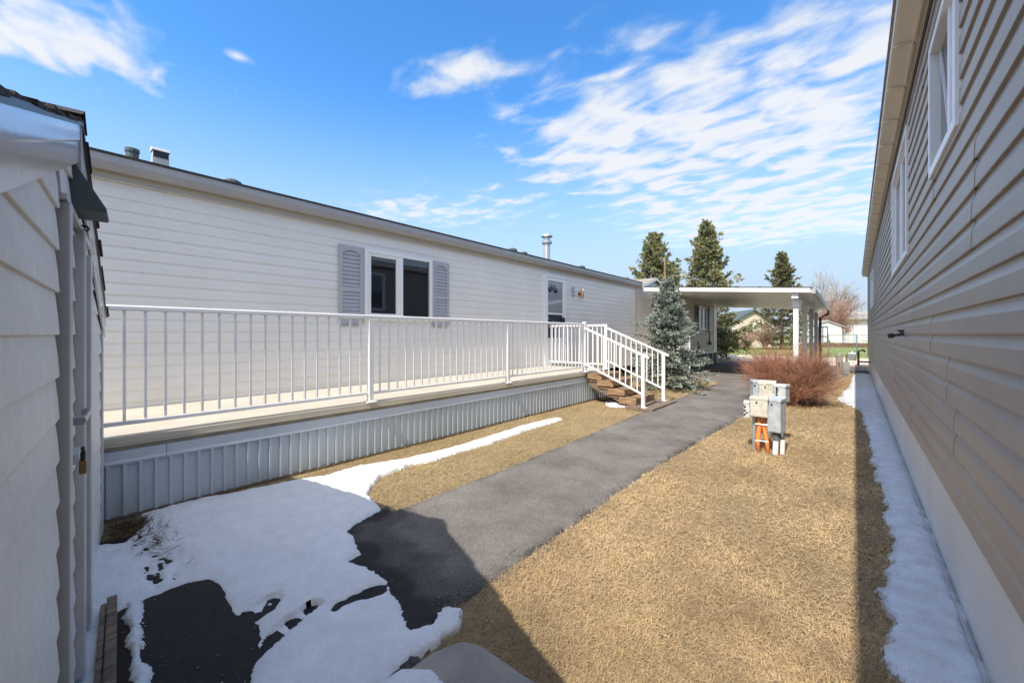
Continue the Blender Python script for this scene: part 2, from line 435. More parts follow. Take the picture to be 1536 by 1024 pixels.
# ------------------------------------------------------------------ ground
def ground_mat():
    m, N, L, b = new_mat('dry_lawn_soil')
    b.inputs['Roughness'].default_value = .95; setspec(b, .1)
    tc = N.new('ShaderNodeTexCoord')
    def nz(s, d=4, r=.6):
        n = N.new('ShaderNodeTexNoise'); n.inputs['Scale'].default_value = s; n.inputs['Detail'].default_value = d; n.inputs['Roughness'].default_value = r
        L.new(tc.outputs['Object'], n.inputs['Vector']); return n.outputs['Fac']
    r = N.new('ShaderNodeValToRGB'); r.color_ramp.elements[0].position = .35; r.color_ramp.elements[1].position = .66
    r.color_ramp.elements[0].color = (.17, .125, .068, 1); r.color_ramp.elements[1].color = (.42, .32, .19, 1)
    L.new(nz(34, 6, .75), r.inputs['Fac'])
    r2 = N.new('ShaderNodeValToRGB'); r2.color_ramp.elements[0].position = .52; r2.color_ramp.elements[1].position = .75
    r2.color_ramp.elements[0].color = (0, 0, 0, 1); r2.color_ramp.elements[1].color = (.55, .55, .55, 1)
    L.new(nz(1.1), r2.inputs['Fac'])
    mx = N.new('ShaderNodeMixRGB'); mx.inputs['Color2'].default_value = (.17, .16, .06, 1)
    L.new(r2.outputs[0], mx.inputs['Fac']); L.new(r.outputs[0], mx.inputs['Color1'])
    L.new(mx.outputs[0], b.inputs['Base Color'])
    bp = N.new('ShaderNodeBump'); bp.inputs['Strength'].default_value = .9; bp.inputs['Distance'].default_value = .02
    L.new(nz(60, 5, .7), bp.inputs['Height']); L.new(bp.outputs[0], b.inputs['Normal'])
    return m
def asphalt_mat(name, c1, c2, speck, rough=.85, spec=.4):
    m, N, L, b = new_mat(name); setspec(b, spec)
    b.inputs['Roughness'].default_value = rough
    tc = N.new('ShaderNodeTexCoord')
    n = N.new('ShaderNodeTexNoise'); n.inputs['Scale'].default_value = 1.7; n.inputs['Detail'].default_value = 6; n.inputs['Roughness'].default_value = .65
    L.new(tc.outputs['Object'], n.inputs['Vector'])
    r = N.new('ShaderNodeValToRGB'); r.color_ramp.elements[0].position = .32; r.color_ramp.elements[1].position = .68
    r.color_ramp.elements[0].color = (*c1, 1); r.color_ramp.elements[1].color = (*c2, 1)
    L.new(n.outputs['Fac'], r.inputs['Fac'])
    v = N.new('ShaderNodeTexVoronoi'); v.inputs['Scale'].default_value = 210
    L.new(tc.outputs['Object'], v.inputs['Vector'])
    hsv = N.new('ShaderNodeSeparateColor'); L.new(v.outputs['Color'], hsv.inputs[0])
    sp = N.new('ShaderNodeMapRange'); sp.inputs['To Min'].default_value = 1-speck; sp.inputs['To Max'].default_value = 1+speck
    L.new(hsv.outputs[0], sp.inputs['Value'])
    mx = N.new('ShaderNodeVectorMath'); mx.operation = 'SCALE'; L.new(r.outputs[0], mx.inputs[0]); L.new(sp.outputs[0], mx.inputs['Scale'])
    # hairline cracks
    n2 = N.new('ShaderNodeTexNoise'); n2.inputs['Scale'].default_value = 3; L.new(tc.outputs['Object'], n2.inputs['Vector'])
    av = N.new('ShaderNodeVectorMath'); av.operation = 'MULTIPLY_ADD'; L.new(n2.outputs['Color'], av.inputs[0]); av.inputs[1].default_value = (.35, .35, .35)
    L.new(tc.outputs['Object'], av.inputs[2])
    vc = N.new('ShaderNodeTexVoronoi'); vc.feature = 'DISTANCE_TO_EDGE'; vc.inputs['Scale'].default_value = 1.15
    L.new(av.outputs[0], vc.inputs['Vector'])
    ck = N.new('ShaderNodeMapRange'); ck.inputs['From Max'].default_value = .008; ck.inputs['To Min'].default_value = .80
    L.new(vc.outputs['Distance'], ck.inputs['Value'])
    m2 = N.new('ShaderNodeVectorMath'); m2.operation = 'SCALE'; L.new(mx.outputs[0], m2.inputs[0]); L.new(ck.outputs[0], m2.inputs['Scale'])
    at = N.new('ShaderNodeAttribute'); at.attribute_name = 'wet'
    wc = N.new('ShaderNodeVectorMath'); wc.operation = 'MULTIPLY'; wc.inputs[1].default_value = (.10, .095, .10); L.new(m2.outputs[0], wc.inputs[0])
    wm = N.new('ShaderNodeMixRGB'); L.new(at.outputs['Fac'], wm.inputs['Fac']); L.new(m2.outputs[0], wm.inputs['Color1']); L.new(wc.outputs[0], wm.inputs['Color2'])
    L.new(wm.outputs[0], b.inputs['Base Color'])
    wr = N.new('ShaderNodeMapRange'); wr.inputs['To Min'].default_value = rough; wr.inputs['To Max'].default_value = .5
    L.new(at.outputs['Fac'], wr.inputs['Value']); L.new(wr.outputs[0], b.inputs['Roughness'])
    bp = N.new('ShaderNodeBump'); bp.inputs['Strength'].default_value = .5; bp.inputs['Distance'].default_value = .004
    L.new(v.outputs['Distance'], bp.inputs['Height']); L.new(bp.outputs[0], b.inputs['Normal'])
    return m
M['ground'] = ground_mat()
M['asphalt'] = asphalt_mat('worn_asphalt', (.108, .098, .090), (.198, .181, .167), .36, spec=.2)
M['road'] = mat('gravel_road', (.56, .46, .37), .95, var=.12, vscale=2, bump=.3, bscale=30, fine=.1, fscale=40)
M['lawn_green'] = mat('green_lawn', (.20, .24, .06), .95, var=.25, vscale=1.2, bump=.6, bscale=30, fine=.25, fscale=25)
M['snow'] = mat('snow', (.74, .765, .805), .6, vscale=11, col2=(.64, .665, .70), bump=.55, bscale=110, spec=.3, fine=.05, fscale=150, detail=8)
M['snow_old'] = mat('old_snow', (.67, .70, .745), .6, vscale=9, col2=(.50, .51, .52), bump=.5, bscale=80, spec=.3, fine=.08, fscale=120, detail=8)

# lawn: gentle unevenness near, running out to the horizon
r_ = np.concatenate([np.arange(-6, 24, .15), [26, 30, 40, 60, 120, 300, 900]]); r_ = np.concatenate([[-900, -300, -100, -40, -15], r_])
xs = np.concatenate([[-900, -300, -100, -40, -20, -12], np.arange(-8, 4, .15), [6, 10, 20, 60, 200, 900]])
X, Y = np.meshgrid(xs, r_, indexing='ij')
Z = -.012+.02*(fbm(X*1.3, Y*1.3)-.47)-.004*(np.abs(X+2) < 1.6)
Z = np.where((np.abs(X) > 9) | (Y > 24), -.012, Z)
Z = np.where((X > -4.2) & (X < -1.2) & (Y < 15), np.minimum(Z, -.008), Z)
tag(grid_mesh('ground', X, Y, Z, np.ones(X.shape, bool), M['ground'], 'structure'), 'dry tan lawn')

APR = [(-3.5, -.5), (-3.5, .45), (-2.9, .6), (-2.62, 1.0), (-2.62, 1.66), (-2.48, 1.60), (-2.44, 1.40), (-2.38, 1.34), (-2.29, 1.27), (-2.13, 1.30), (-1.97, 1.25), (-1.79, 1.27), (-1.61, 1.20), (-1.5, 1.25), (-1.45, 1.28), (-1.40, 1.14), (-1.33, 1.0), (-1.05, .7), (-.9, -.5)]
def paving(cell, x0, x1, y0, y1, poly, z):
    X, Y = np.meshgrid(np.arange(x0, x1+cell*.5, cell), np.arange(y0, y1+cell*.5, cell), indexing='ij')
    da = signed_dist(X, Y, APR); d = np.maximum(signed_dist(X, Y, poly), da)
    d = d+.022*(fbm(X*5, Y*5)-.47)*2+.03*(fbm(X*22, Y*22)-.47)*2
    Z = z+.006*(fbm(X*1.7, Y*1.7)-.47)+.003*(fbm(X*9, Y*9)-.47)-.010*np.exp(-np.maximum(d, 0)/.03)
    Z = np.where(d < 0, z-.010-.05*np.minimum(1.2, -d/cell), Z)
    o = grid_mesh('path', X, Y, Z, d > -cell*1.6, M['asphalt'], 'structure')
    wet = np.clip((da+.09+.16*(fbm(X*6+4, Y*6)-.5)+.10*(fbm(X*24, Y*24)-.5))/.13, 0, 1)
    damp = np.clip((da+.22+.25*(fbm(X*4+9, Y*4)-.5)+.12*(fbm(X*20, Y*20)-.5))/.10, 0, 1)*.55
    rim = .55*np.exp(-np.maximum(d, 0)/.035)*(fbm(X*8, Y*8) > .42)      # crumbled, earthy rim
    wv = np.maximum(np.maximum(wet, damp), rim)
    pos = np.empty(len(o.data.vertices)*3, np.float32); o.data.vertices.foreach_get('co', pos); pos = pos.reshape(-1, 3)
    ix = np.rint((pos[:, 0]-x0)/cell).astype(int); iy = np.rint((pos[:, 1]-y0)/cell).astype(int)
    at = o.data.attributes.new('wet', 'FLOAT', 'POINT'); at.data.foreach_set('value', wv[ix, iy].astype(np.float32))
PATH = [(-2.55, -.6), (-2.52, 1.7), (-2.5, 2.6), (-2.55, 4.4), (-2.6, 5.4), (-2.66, 7.2), (-2.66, 9.7), (-2.75, 11.8), (-4.6, 12.4), (-4.6, 20.5), (.2, 20.5),
        (-.3, 15), (-1.0, 12), (-1.3, 10.8), (-1.34, 8.7), (-1.34, 7.2), (-1.42, 4.9), (-1.46, 3.5), (-1.43, 2.4), (-1.43, 1.9), (-1.40, 1.3), (-1.42, 1.05), (-1.3, -.6)]
paving(.02, -3.6, -.8, -.6, 5.4, PATH, .008)
paving(.06, -4.86, .48, 5.4, 20.7, PATH, .008)
sheet('slab', [(-1.30, .4), (-1.27, .98), (-1.255, 1.06), (-1.21, 1.12), (-1.14, 1.15), (-.9, 1.155), (-.5, 1.15), (-.4, .4)], .014, M['concrete'], .02, .004, 4, thick=.012)
sheet('road', [(-60, 21.5), (60, 21.5), (60, 27.5), (-60, 27.5)], .012, M['road'], .5, .1, 1)
sheet('lawn', [(-40, 28.5), (40, 28.5), (40, 90), (-40, 90)], .01, M['lawn_green'], 1.0, .3, .5)

def snow(name, poly, h, seed, cell=.02, edge=.07, wob=.05, wscale=5, bare=0.0, m='snow', z0=.006, label=None, grooves=(), thin=(), flecks=()):
    P = np.array(poly); x0, y0 = P.min(0)-.15; x1, y1 = P.max(0)+.15
    X, Y = np.meshgrid(np.arange(x0, x1, cell), np.arange(y0, y1, cell), indexing='ij')
    o = seed*7.3
    d = signed_dist(X, Y, poly)+wob*(fbm(X*wscale+o, Y*wscale)-.47)*2+wob*.6*(fbm(X*wscale*5+o, Y*wscale*5)-.47)*2
    for g in grooves:
        d = np.minimum(d, -signed_dist(X, Y, g)+.012*(fbm(X*30+o, Y*30)-.47)*2)
    low = np.ones(X.shape)
    for g in thin:
        q = signed_dist(X, Y, g)
        low = np.minimum(low, 1-.55*np.clip((q+.015)/.03, 0, 1))
        d = np.where(q > -.01, np.minimum(d, (fbm(X*11+o, Y*24)-.44)*.10+np.maximum(-q, 0)), d)
    for cx, cy, rx, ry in flecks:
        q = ((X-cx)/rx)**2+((Y-cy)/ry)**2
        d = np.minimum(d, (.60-fbm(X*16+o, Y*34)+.25*q)*.12)
    if bare:
        d = np.minimum(d, (bare-fbm(X*6+o, Y*9+3))*.6)
    Zs = z0+h*(1-np.exp(-np.maximum(d, 0)/edge))*low*(.70+1.1*(fbm(X*2.6+o, Y*2.6)-.3))+(.012*(fbm(X*13+o, Y*13)-.47)+.006*(fbm(X*45+o, Y*45)-.47))*np.clip(d/.04, 0, 1)
    Zs = np.where(d < 0, z0-.03*np.minimum(1, -d/cell)-.004, Zs)
    ok = d > -cell*1.7
    ob = grid_mesh(name, X, Y, Zs, ok, M[m], 'stuff')
    if label: tag(ob, label, 'snow')
    return ob

hole = [(-2.54, .20), (-2.56, .34), (-2.57, .46), (-2.52, .55), (-2.41, .57), (-2.27, .56), (-2.21, .55), (-2.15, .55), (-2.06, .57), (-1.97, .60), (-1.91, .59), (-1.83, .56), (-1.74, .52), (-1.6, .44), (-1.5, .3), (-1.9, -.2), (-2.4, -.1)]
slit = [(-1.82, .86), (-1.84, .9), (-1.835, .99), (-1.83, 1.07), (-1.79, 1.11), (-1.75, 1.09), (-1.755, 1.03), (-1.80, .96), (-1.81, .9), (-1.80, .86)]
thin = [(-2.08, .57), (-2.11, .64), (-2.11, .74), (-2.06, .72), (-2.0, .67), (-2.0, .61)]
track = [(-1.81, .54), (-1.87, .64), (-1.91, .79), (-1.885, .84), (-1.84, .73), (-1.79, .62), (-1.76, .53)]
SNOWL = [(-3.62, .10), (-3.45, .20), (-3.36, .31), (-3.45, .37), (-3.6, .42), (-3.80, .45), (-3.82, .8), (-3.76, .95), (-3.72, 1.19), (-3.68, 1.41), (-3.60, 1.6), (-3.62, 1.96), (-3.46, 2.4), (-3.42, 2.8), (-3.44, 3.4), (-3.49, 4.4), (-3.44, 5.05), (-3.33, 5.02), (-3.32, 4.1),
         (-3.24, 3.4), (-3.25, 3.0), (-3.24, 2.55), (-3.31, 2.29), (-3.21, 1.95), (-2.98, 1.68), (-2.8, 1.62), (-2.58, 1.58), (-2.54, 1.43), (-2.46, 1.27), (-2.31, 1.23), (-2.13, 1.18), (-2.13, 1.10), (-2.02, 1.14), (-1.83, 1.14), (-1.71, 1.11), (-1.59, 1.08),
         (-1.51, 1.04), (-1.44, 1.02), (-1.40, 1.10), (-1.45, 1.20), (-1.38, 1.24), (-1.30, 1.18), (-1.31, 1.05), (-1.32, .97), (-1.30, .86), (-1.28, .78), (-1.4, .2), (-1.6, -.2), (-3.0, -.2)]
snow('snow_bank', SNOWL, .034, 1, .011, .05, .022, 9, 0, 'snow', label='shaded white snow bank beside the deck skirting, tapering to a sunlit strip', grooves=(hole, slit), thin=(thin, track), flecks=((-2.85, .40, .24, .10), (-3.25, .40, .22, .09)))
snow('snow_heap', [(-1.30, .62), (-1.28, .86), (-1.2, .93), (-1.1, .93), (-1.0, .86), (-.95, .6)], .045, 2, .015, .05, .015, 7, 0, 'snow', z0=.024,
     label='small rounded snow heap on the concrete slab at the bottom edge')
snow('snow_strip', [(.37, .6), (.37, 18.5), (0.1, 18.5), (-.02, 16.4), (-.05, 13.6), (-.18, 11.3), (-.22, 9.9), (0.0, 9.1), (.10, 8.6), (.13, 6.8), (.15, 5.7), (.17, 4.3), (.17, 3.0), (.12, 2.7),
      (.16, 2.45), (.08, 2.2), (.12, 2.05), (.17, 1.9), (.10, 1.6), (.14, .6)], .03, 3, .02, .07, .05, 7, 0.0, 'snow_old', label='thin old snow strip along the foot of the taupe house')

# ------------------------------------------------------------------ grass blades (nobody could count them)
def blades(name, poly, n, lo, hi, m, label, seed, rmin=.8, rmax=14, k=1.0, holes=()):
    g = np.random.default_rng(seed)
    # density falls off with the distance from where one stands
    r = rmin*np.exp(g.random(n*6)*math.log(rmax/rmin)); a = g.random(n*6)*2*PI
    x = r*np.cos(a); y = r*np.sin(a)
    d = signed_dist(x, y, poly)
    ok = d > .0+.05*(fbm(x*9, y*9)-.5)
    ok &= g.random(len(x)) < .42+1.3*(fbm(x*1.6+3, y*1.6)-.25)     # thin and thick patches
    for hp in holes: ok &= signed_dist(x, y, hp) < .01
    x, y, r = x[ok][:n], y[ok][:n], r[ok][:n]; n = len(x)
    sc = np.clip((r/2.2), .7, 5)**.6
    ln = (lo+(hi-lo)*g.random(n)**1.5*1.3)*np.clip(sc, .8, 1.7)*(.55+.9*fbm(x*2.5, y*2.5))
    wd = .00072*np.clip(sc, .9, 6)*(.7+.6*g.random(n))
    az = g.random(n)*2*PI; el = np.radians(3+g.random(n)**2.2*50)
    dx = np.cos(az)*np.cos(el); dy = np.sin(az)*np.cos(el); dz = np.sin(el)
    z = np.full(n, -.008)+g.random(n)*.008
    B = np.stack([x, y, z], 1); T = B+np.stack([dx, dy, dz], 1)*ln[:, None]
    Mid = B+np.stack([dx, dy, dz*1.1], 1)*ln[:, None]*.55
    S = np.stack([-np.sin(az), np.cos(az), g.normal(0, .35, n)], 1)*wd[:, None]
    V = np.stack([B-S, B+S, Mid+S*.9, T, Mid-S*.9], 1).reshape(-1, 3)
    i = np.arange(n)*5
    F = np.concatenate([np.stack([i, i+1, i+2, i+4], 1), np.stack([i+4, i+2, i+3, i+3], 1)])
    tri = np.concatenate([F[:n, [0, 1, 2]], F[:n, [0, 2, 3]], F[n:, [0, 1, 2]]])
    o = np_mesh(name, V, tri, m)
    return tag(o, label, 'grass', kind='stuff')
SLABH = [(-1.30, .4), (-1.27, .98), (-1.255, 1.06), (-1.21, 1.12), (-1.14, 1.15), (-.9, 1.155), (-.5, 1.15), (-.4, .4)]
blades('dry_grass', [(-1.41, 1.22), (-1.42, 2.4), (-1.45, 3.5), (-1.40, 4.9), (-1.3, 7.2), (-1.3, 10.8), (-.3, 15), (-.1, 20), (.34, 20), (.34, .55), (-.35, .55), (-.45, 1.16), (-1.14, 1.16), (-1.24, 1.10), (-1.33, 1.02)],
       600000, .012, .034, M['dry_blade'], 'dry tan lawn grass between the asphalt path and the taupe house', 5, .75, 16, holes=(SLABH,))
blades('strip_grass', [(-3.8, 1.0), (-3.84, 6.4), (-3.0, 6.5), (-2.9, 7.6), (-4.2, 7.7), (-4.6, 12.3), (-2.85, 12.0), (-2.72, 9.6), (-2.7, 7.2), (-2.62, 5.4), (-2.57, 4.4), (-2.53, 2.6), (-2.55, 1.66), (-3.1, 1.6)],
       210000, .012, .030, M['green_blade'], 'thin half green grass strip between the deck skirting and the path', 6, 2.0, 14)

# grit washed out along the path rims and the melting snow
gg = np.random.default_rng(77); n = 4250
x = np.concatenate([-1.42+gg.normal(0, .05, 2600), -2.53+gg.normal(0, .05, 1200), -3.0+1.6*gg.random(450)]); y = np.concatenate([1.2+9*gg.random(2600)**1.6, 1.6+8*gg.random(1200)**1.5, .1+1.3*gg.random(450)])
r = .0015+.0036*gg.random(n)**3; P = np.stack([x, y, np.full(n, .008)+r*.4], 1)
oct_ = np.array([[1, 0, 0], [-1, 0, 0], [0, 1, 0], [0, -1, 0], [0, 0, 1], [0, 0, -1.]])
V = (P[:, None]+oct_[None]*(r[:, None]*(.6+.8*gg.random((n, 6))))[..., None]).reshape(-1, 3)
F = np.array([[0, 2, 4], [2, 1, 4], [1, 3, 4], [3, 0, 4], [2, 0, 5], [1, 2, 5], [3, 1, 5], [0, 3, 5]]); F = (F[None]+(np.arange(n)*6)[:, None, None]).reshape(-1, 3)
tag(np_mesh('gravel', V, F, leaf_mat('grit', (.03, .028, .026), (.30, .27, .24), 0)), 'fine loose grit along the path edges', 'gravel', kind='stuff')

# ------------------------------------------------------------------ siding
DUTCH = [(0, .0135), (.04, .0145), (.60, .0125), (.74, .0065), (.84, .003), (1.0, .002)]
SOFT = [(0, .0065), (.05, .0075), (.60, .006), (.76, .0025), (.88, .0005), (1.0, 0)]
LAP = [(0, .0085), (.03, .0095), (.5, .006), (.97, .001), (1.0, .0005)]
def siding(mb, p0, p1, z0, z1, out, prof, exp=.1143, length=3.66, seed=0, top=None, two=True, holes=()):
    """clapboard panels from p0 to p1 (x,y); out = unit outward (x,y); top(s)->z limits a gable"""
    rnd = random.Random(seed)
    p0, p1 = Vector(p0), Vector(p1); Ltot = (p1-p0).length; d = (p1-p0)/Ltot; o = Vector(out)
    step = exp*2 if two else exp
    rows = int(math.ceil((z1-z0)/step-1e-6))
    for r in range(rows):
        zb = z0+r*step
        s = -rnd.random()*length
        while s < Ltot:
            a_, b_ = max(0, s), min(Ltot, s+length+.03)
            pieces = [(a_, b_, -1e9, 1e9)]
            for h0, h1, hz0, hz1 in holes:
                nxt = []
                for (a, b, lo, hi) in pieces:
                    if b <= h0 or a >= h1 or zb >= hz1 or zb+step <= hz0: nxt.append((a, b, lo, hi)); continue
                    if a < h0: nxt.append((a, h0, lo, hi))
                    if b > h1: nxt.append((h1, b, lo, hi))
                    m0, m1 = max(a, h0), min(b, h1)
                    if zb < hz0: nxt.append((m0, m1, lo, hz0))
                    if zb+step > hz1: nxt.append((m0, m1, hz1, hi))
                pieces = nxt
            for a, b, zlo, zhi in pieces:
                if b-a < .004: continue
                pts = [(-.003, min(max(zb, zlo), zhi, z1))]
                for c in range(2 if two else 1):
                    for f, q in prof:
                        z = zb+c*exp+f*exp
                        z = min(max(z, zlo), zhi, z1)
                        pts.append((q, z))
                segs = [a, b]
                if top:
                    k = max(2, int((b-a)/.05)); segs = [a+(b-a)*i/k for i in range(k+1)]
                rowsv = []
                for i, t in enumerate(segs):
                    off = .0022*(1-(t-a_)/max(1e-6, b_-a_)) if s > 0 else 0
                    lim = top(t) if top else 1e9
                    rowsv.append([(*(p0+d*t+o*(q+off)), min(z, max(lim, z0))) for q, z in pts])
                n = len(pts); vs = [v for row in rowsv for v in row]; fs = []
                for i in range(len(segs)-1):
                    for j in range(n-1):
                        f = (i*n+j, (i+1)*n+j, (i+1)*n+j+1, i*n+j+1)
                        if abs(vs[f[0]][2]-vs[f[3]][2]) < 1e-6 and abs(vs[f[1]][2]-vs[f[2]][2]) < 1e-6 and (Vector(vs[f[0]])-Vector(vs[f[3]])).length < 1e-6: continue
                        fs.append(f)
                # closing edge where the panel overlaps the next one
                for e in (0, len(segs)-1):
                    base = [(*(p0+d*segs[e]), v[2]) for v in rowsv[e]]
                    k = len(vs); vs += base
                    for j in range(n-1):
                        fs.append((e*n+j, e*n+j+1, k+j+1, k+j))
                mb.add(vs, fs)
            s += length
    return mb

def frame(mb, a0, a1, z0, z1, wd, fn, q0, q1):
    """rectangular ring; fn(a, q, z) -> xyz, q = outward offset"""
    for (b0, b1, c0, c1) in ((a0, a0+wd, z0, z1), (a1-wd, a1, z0, z1), (a0+wd, a1-wd, z0, z0+wd), (a0+wd, a1-wd, z1-wd, z1)):
        vs = [fn(b0, q0, c0), fn(b1, q0, c0), fn(b1, q0, c1), fn(b0, q0, c1), fn(b0, q1, c0), fn(b1, q1, c0), fn(b1, q1, c1), fn(b0, q1, c1)]
        mb.add(vs, [(3,2,1,0),(4,5,6,7),(0,1,5,4),(1,2,6,5),(2,3,7,6),(3,0,4,7)])
    return mb
def slab_(mb, a0, a1, z0, z1, fn, q0, q1):
    vs = [fn(a0, q0, z0), fn(a1, q0, z0), fn(a1, q0, z1), fn(a0, q0, z1), fn(a0, q1, z0), fn(a1, q1, z0), fn(a1, q1, z1), fn(a0, q1, z1)]
    return mb.add(vs, [(3,2,1,0),(4,5,6,7),(0,1,5,4),(1,2,6,5),(2,3,7,6),(3,0,4,7)])

# ------------------------------------------------------------------ long cream mobile home on the left
home = thing('mobile_home', 'long cream mobile home with clapboard siding behind the raised deck', 'mobile home', (-5.3, 4, 0))
XW = -5.3
mb = siding(MB(), (XW, -4), (XW, 13.7), .50, 2.735, (1, 0), SOFT, seed=3, length=3.9)
mb.box((-9.4, -4, .3), (XW-.004, 13.68, 2.9))
mb.build('wall', M['cream'], home)
mb = MB().box((XW-.002, 12.215, .45), (XW+.022, 12.3, 2.74)); mb.build('corner_trim', M['cream_trim'], home, .003)
mb = MB().box((XW, -4, 2.715), (XW+.024, 12.3, 2.80)).box((XW, -4, 2.700), (XW+.034, 12.3, 2.715))
mb.build('frieze', M['cream_trim'], home)
# gutter: a K-shaped trough hung on the eave
g = MB()
prof = [(.03, 2.80), (.085, 2.775), (.125, 2.79), (.150, 2.84), (.150, 2.868), (.142, 2.868), (.142, 2.845), (.118, 2.80), (.05, 2.815), (.05, 2.87), (.03, 2.87)]
for y0, y1 in ((-4, 3.6), (3.604, 8.9), (8.904, 12.42)):
    g.prism(prof, y0, y1, lambda a, b, t: (XW+a, t, b))
g.build('gutter', M['gutter'], home)
rf = MB()
rf.prism([(.155, 2.905), (.155, 2.928), (-2.1, 3.44), (-4.35, 2.928), (-4.35, 2.90)], -4.1, 12.45, lambda a, b, t: (XW+a, t, b))
roof = rf.build('roof', M['shingle'], home)
MB().prism([(.148, 2.868), (.148, 2.904), (.03, 2.904), (.03, 2.868)], -4.05, 12.44, lambda a, b, t: (XW+a, t, b)).build('eave_board', M['gutter'], home)
# small cross gable
cg = MB()
def roofz(x): return 2.928+(XW+.155-x)*(.512/2.255)
cg.add([(-5.22, 12.42, 2.80), (-5.22, 14.75, 2.80), (-5.22, 13.55, 3.14), (-7.6, 12.42, 2.80), (-7.6, 14.75, 2.80), (-7.6, 13.55, 3.14)],
       [(0, 1, 2), (5, 4, 3), (0, 3, 4, 1)])
cg.build('gable_wall', M['cream'], home)
cg = MB()
for y0, y1 in ((12.36, 13.55), (14.81, 13.55)):
    cg.add([(-5.12, y0, 2.79), (-5.12, y1, 3.15), (-7.6, y1, 3.15), (-7.6, y0, 2.79), (-5.12, y0, 2.83), (-5.12, y1, 3.19), (-7.6, y1, 3.19), (-7.6, y0, 2.83)],
           [(0,1,2,3),(7,6,5,4),(0,4,5,1),(1,5,6,2),(2,6,7,3),(3,7,4,0)])
cg.build('gable_roof', M['shingle_old'], home)
cg = MB()
for y0, y1 in ((12.37, 13.55), (14.80, 13.55)):
    cg.beam((-5.115, y0, 2.775), (-5.115, y1, 3.135), .02, .07)
cg.build('rake_board', M['white'], home)
# roof vents
def pipe_vent(y, z0, z1, r, capr, x=-6.0):
    v = MB().tube([(x, y, z0), (x, y, z1)], r, 14)
    v.tube([(x, y, z1-.16), (x, y, z1-.10)], [r*1.55, r*1.6], 14)
    v.build('flue', M['galv'], roof, smooth=False)
    c = MB().tube([(x, y, z1+.01), (x, y, z1+.05)], [capr, capr*.9], 14).tube([(x, y, z1-.02), (x, y, z1+.02)], r*.6, 8)
    c.build('flue_cap', M['galv'], roof)
pipe_vent(8.38, 3.0, 3.75, .085, .15)
MB().tube([(-6, .62, 3.0), (-6, .62, 3.25)], .055, 12).tube([(-6, .62, 3.251), (-6, .62, 3.29)], .062, 12).build('plumbing_vent', M['dark_metal'], roof)
v = MB().box((-6.06, .78, 3.0), (-5.96, .925, 3.27)).box((-6.06, .785, 3.27), (-5.965, .92, 3.33))
v.build('vent_box', M['box_pale'], roof, .004)
MB().box((-5.958, .785, 3.262), (-5.952, .92, 3.325)).build('vent_slot', M['black'], roof)
MB().prism([(-6.07, 3.33), (-5.94, 3.33), (-5.945, 3.36), (-6.01, 3.375), (-6.065, 3.36)], .772, .933, lambda a, b, t: (a, t, b)).build('vent_hood', M['white'], roof, .004)
for y, z, r in ((1.55, 3.20, .10), (7.02, 3.22, .11), (7.45, 3.21, .08), (10.1, 3.22, .10)):
    MB().tube([(-6, y, 3.0), (-6, y, z), (-6, y, z+.03)], [r, r, r*.5], 12).build('turtle_vent', M['dark_metal'], roof)

fnW = lambda a, q, z: (XW+q, a, z)
def home_window(parent, fn, a0, a1, z0, z1, panes=2, q=.052, glass='glass', fw=.055):
    f = frame(MB(), a0, a1, z0, z1, fw, fn, .0, q)
    wnd = f.build('window', M['vinyl_white'], parent, .003)
    mid = (a0+a1)/2
    s = MB()
    if panes == 2: slab_(s, mid-.035, mid+.035, z0+fw, z1-fw, fn, .002, q-.004)
    # sash of the opening leaf
    frame(s, a0+fw, mid-.035 if panes == 2 else a1-fw, z0+fw, z1-fw, .045, fn, .002, q-.012)
    s.build('sash', M['vinyl_white'], wnd, .003)
    p = MB(); slab_(p, a0+fw, a1-fw, z0+fw, z1-fw, fn, .012, .020)
    p.build('pane', M[glass], wnd)
    return wnd
home_window(home, fnW, 2.94, 4.13, 1.47, 2.49)
def shutter(parent, fn, a0, a1, z0, z1, mat_='shutter', louvres=True):
    s = MB(); t = .034
    fw = .052
    for b0, b1, c0, c1 in ((a0, a0+fw, z0, z1), (a1-fw, a1, z0, z1)): slab_(s, b0, b1, c0, c1, fn, .012, t)
    zm = z0+(z1-z0)*.44
    slab_(s, a0+fw, a1-fw, z0, z0+.07, fn, .012, t); slab_(s, a0+fw, a1-fw, zm-.03, zm+.03, fn, .012, t)
    # arched head rail
    n = 10
    for i in range(n):
        u0, u1 = i/n, (i+1)/n; aa, ab = a0+fw+(a1-a0-2*fw)*u0, a0+fw+(a1-a0-2*fw)*u1
        um = (u0+u1)/2; zl = z1-.115+.055*(1-(2*um-1)**2)
        slab_(s, aa, ab, zl, z1, fn, .012, t)
    slab_(s, a0+fw, a1-fw, z0+.07, z1-.05, fn, .010, .014)
    for lo, hi in ((z0+.07, zm-.03), (zm+.03, z1-.07)):
        k = int((hi-lo)/.052)
        for i in range(k):
            zz_ = lo+(i+.5)*(hi-lo)/k
            s.add([fn(a0+fw, .014, zz_+.022), fn(a1-fw, .014, zz_+.022), fn(a1-fw, .030, zz_-.020), fn(a0+fw, .030, zz_-.020), fn(a0+fw, .014, zz_-.022), fn(a1-fw, .014, zz_-.022)],
                  [(0, 1, 2, 3), (3, 2, 5, 4)])
    # scalloped foot blocks
    for i in range(3):
        b0 = a0+.03+i*(a1-a0-.06)/3
        slab_(s, b0, b0+(a1-a0-.06)/3-.02, z0-.03, z0-.002, fn, .012, t-.004)
    return s.build('shutter', M[mat_], parent)
shutter(home, fnW, 2.57, 2.93, 1.42, 2.485); shutter(home, fnW, 4.145, 4.50, 1.42, 2.475)

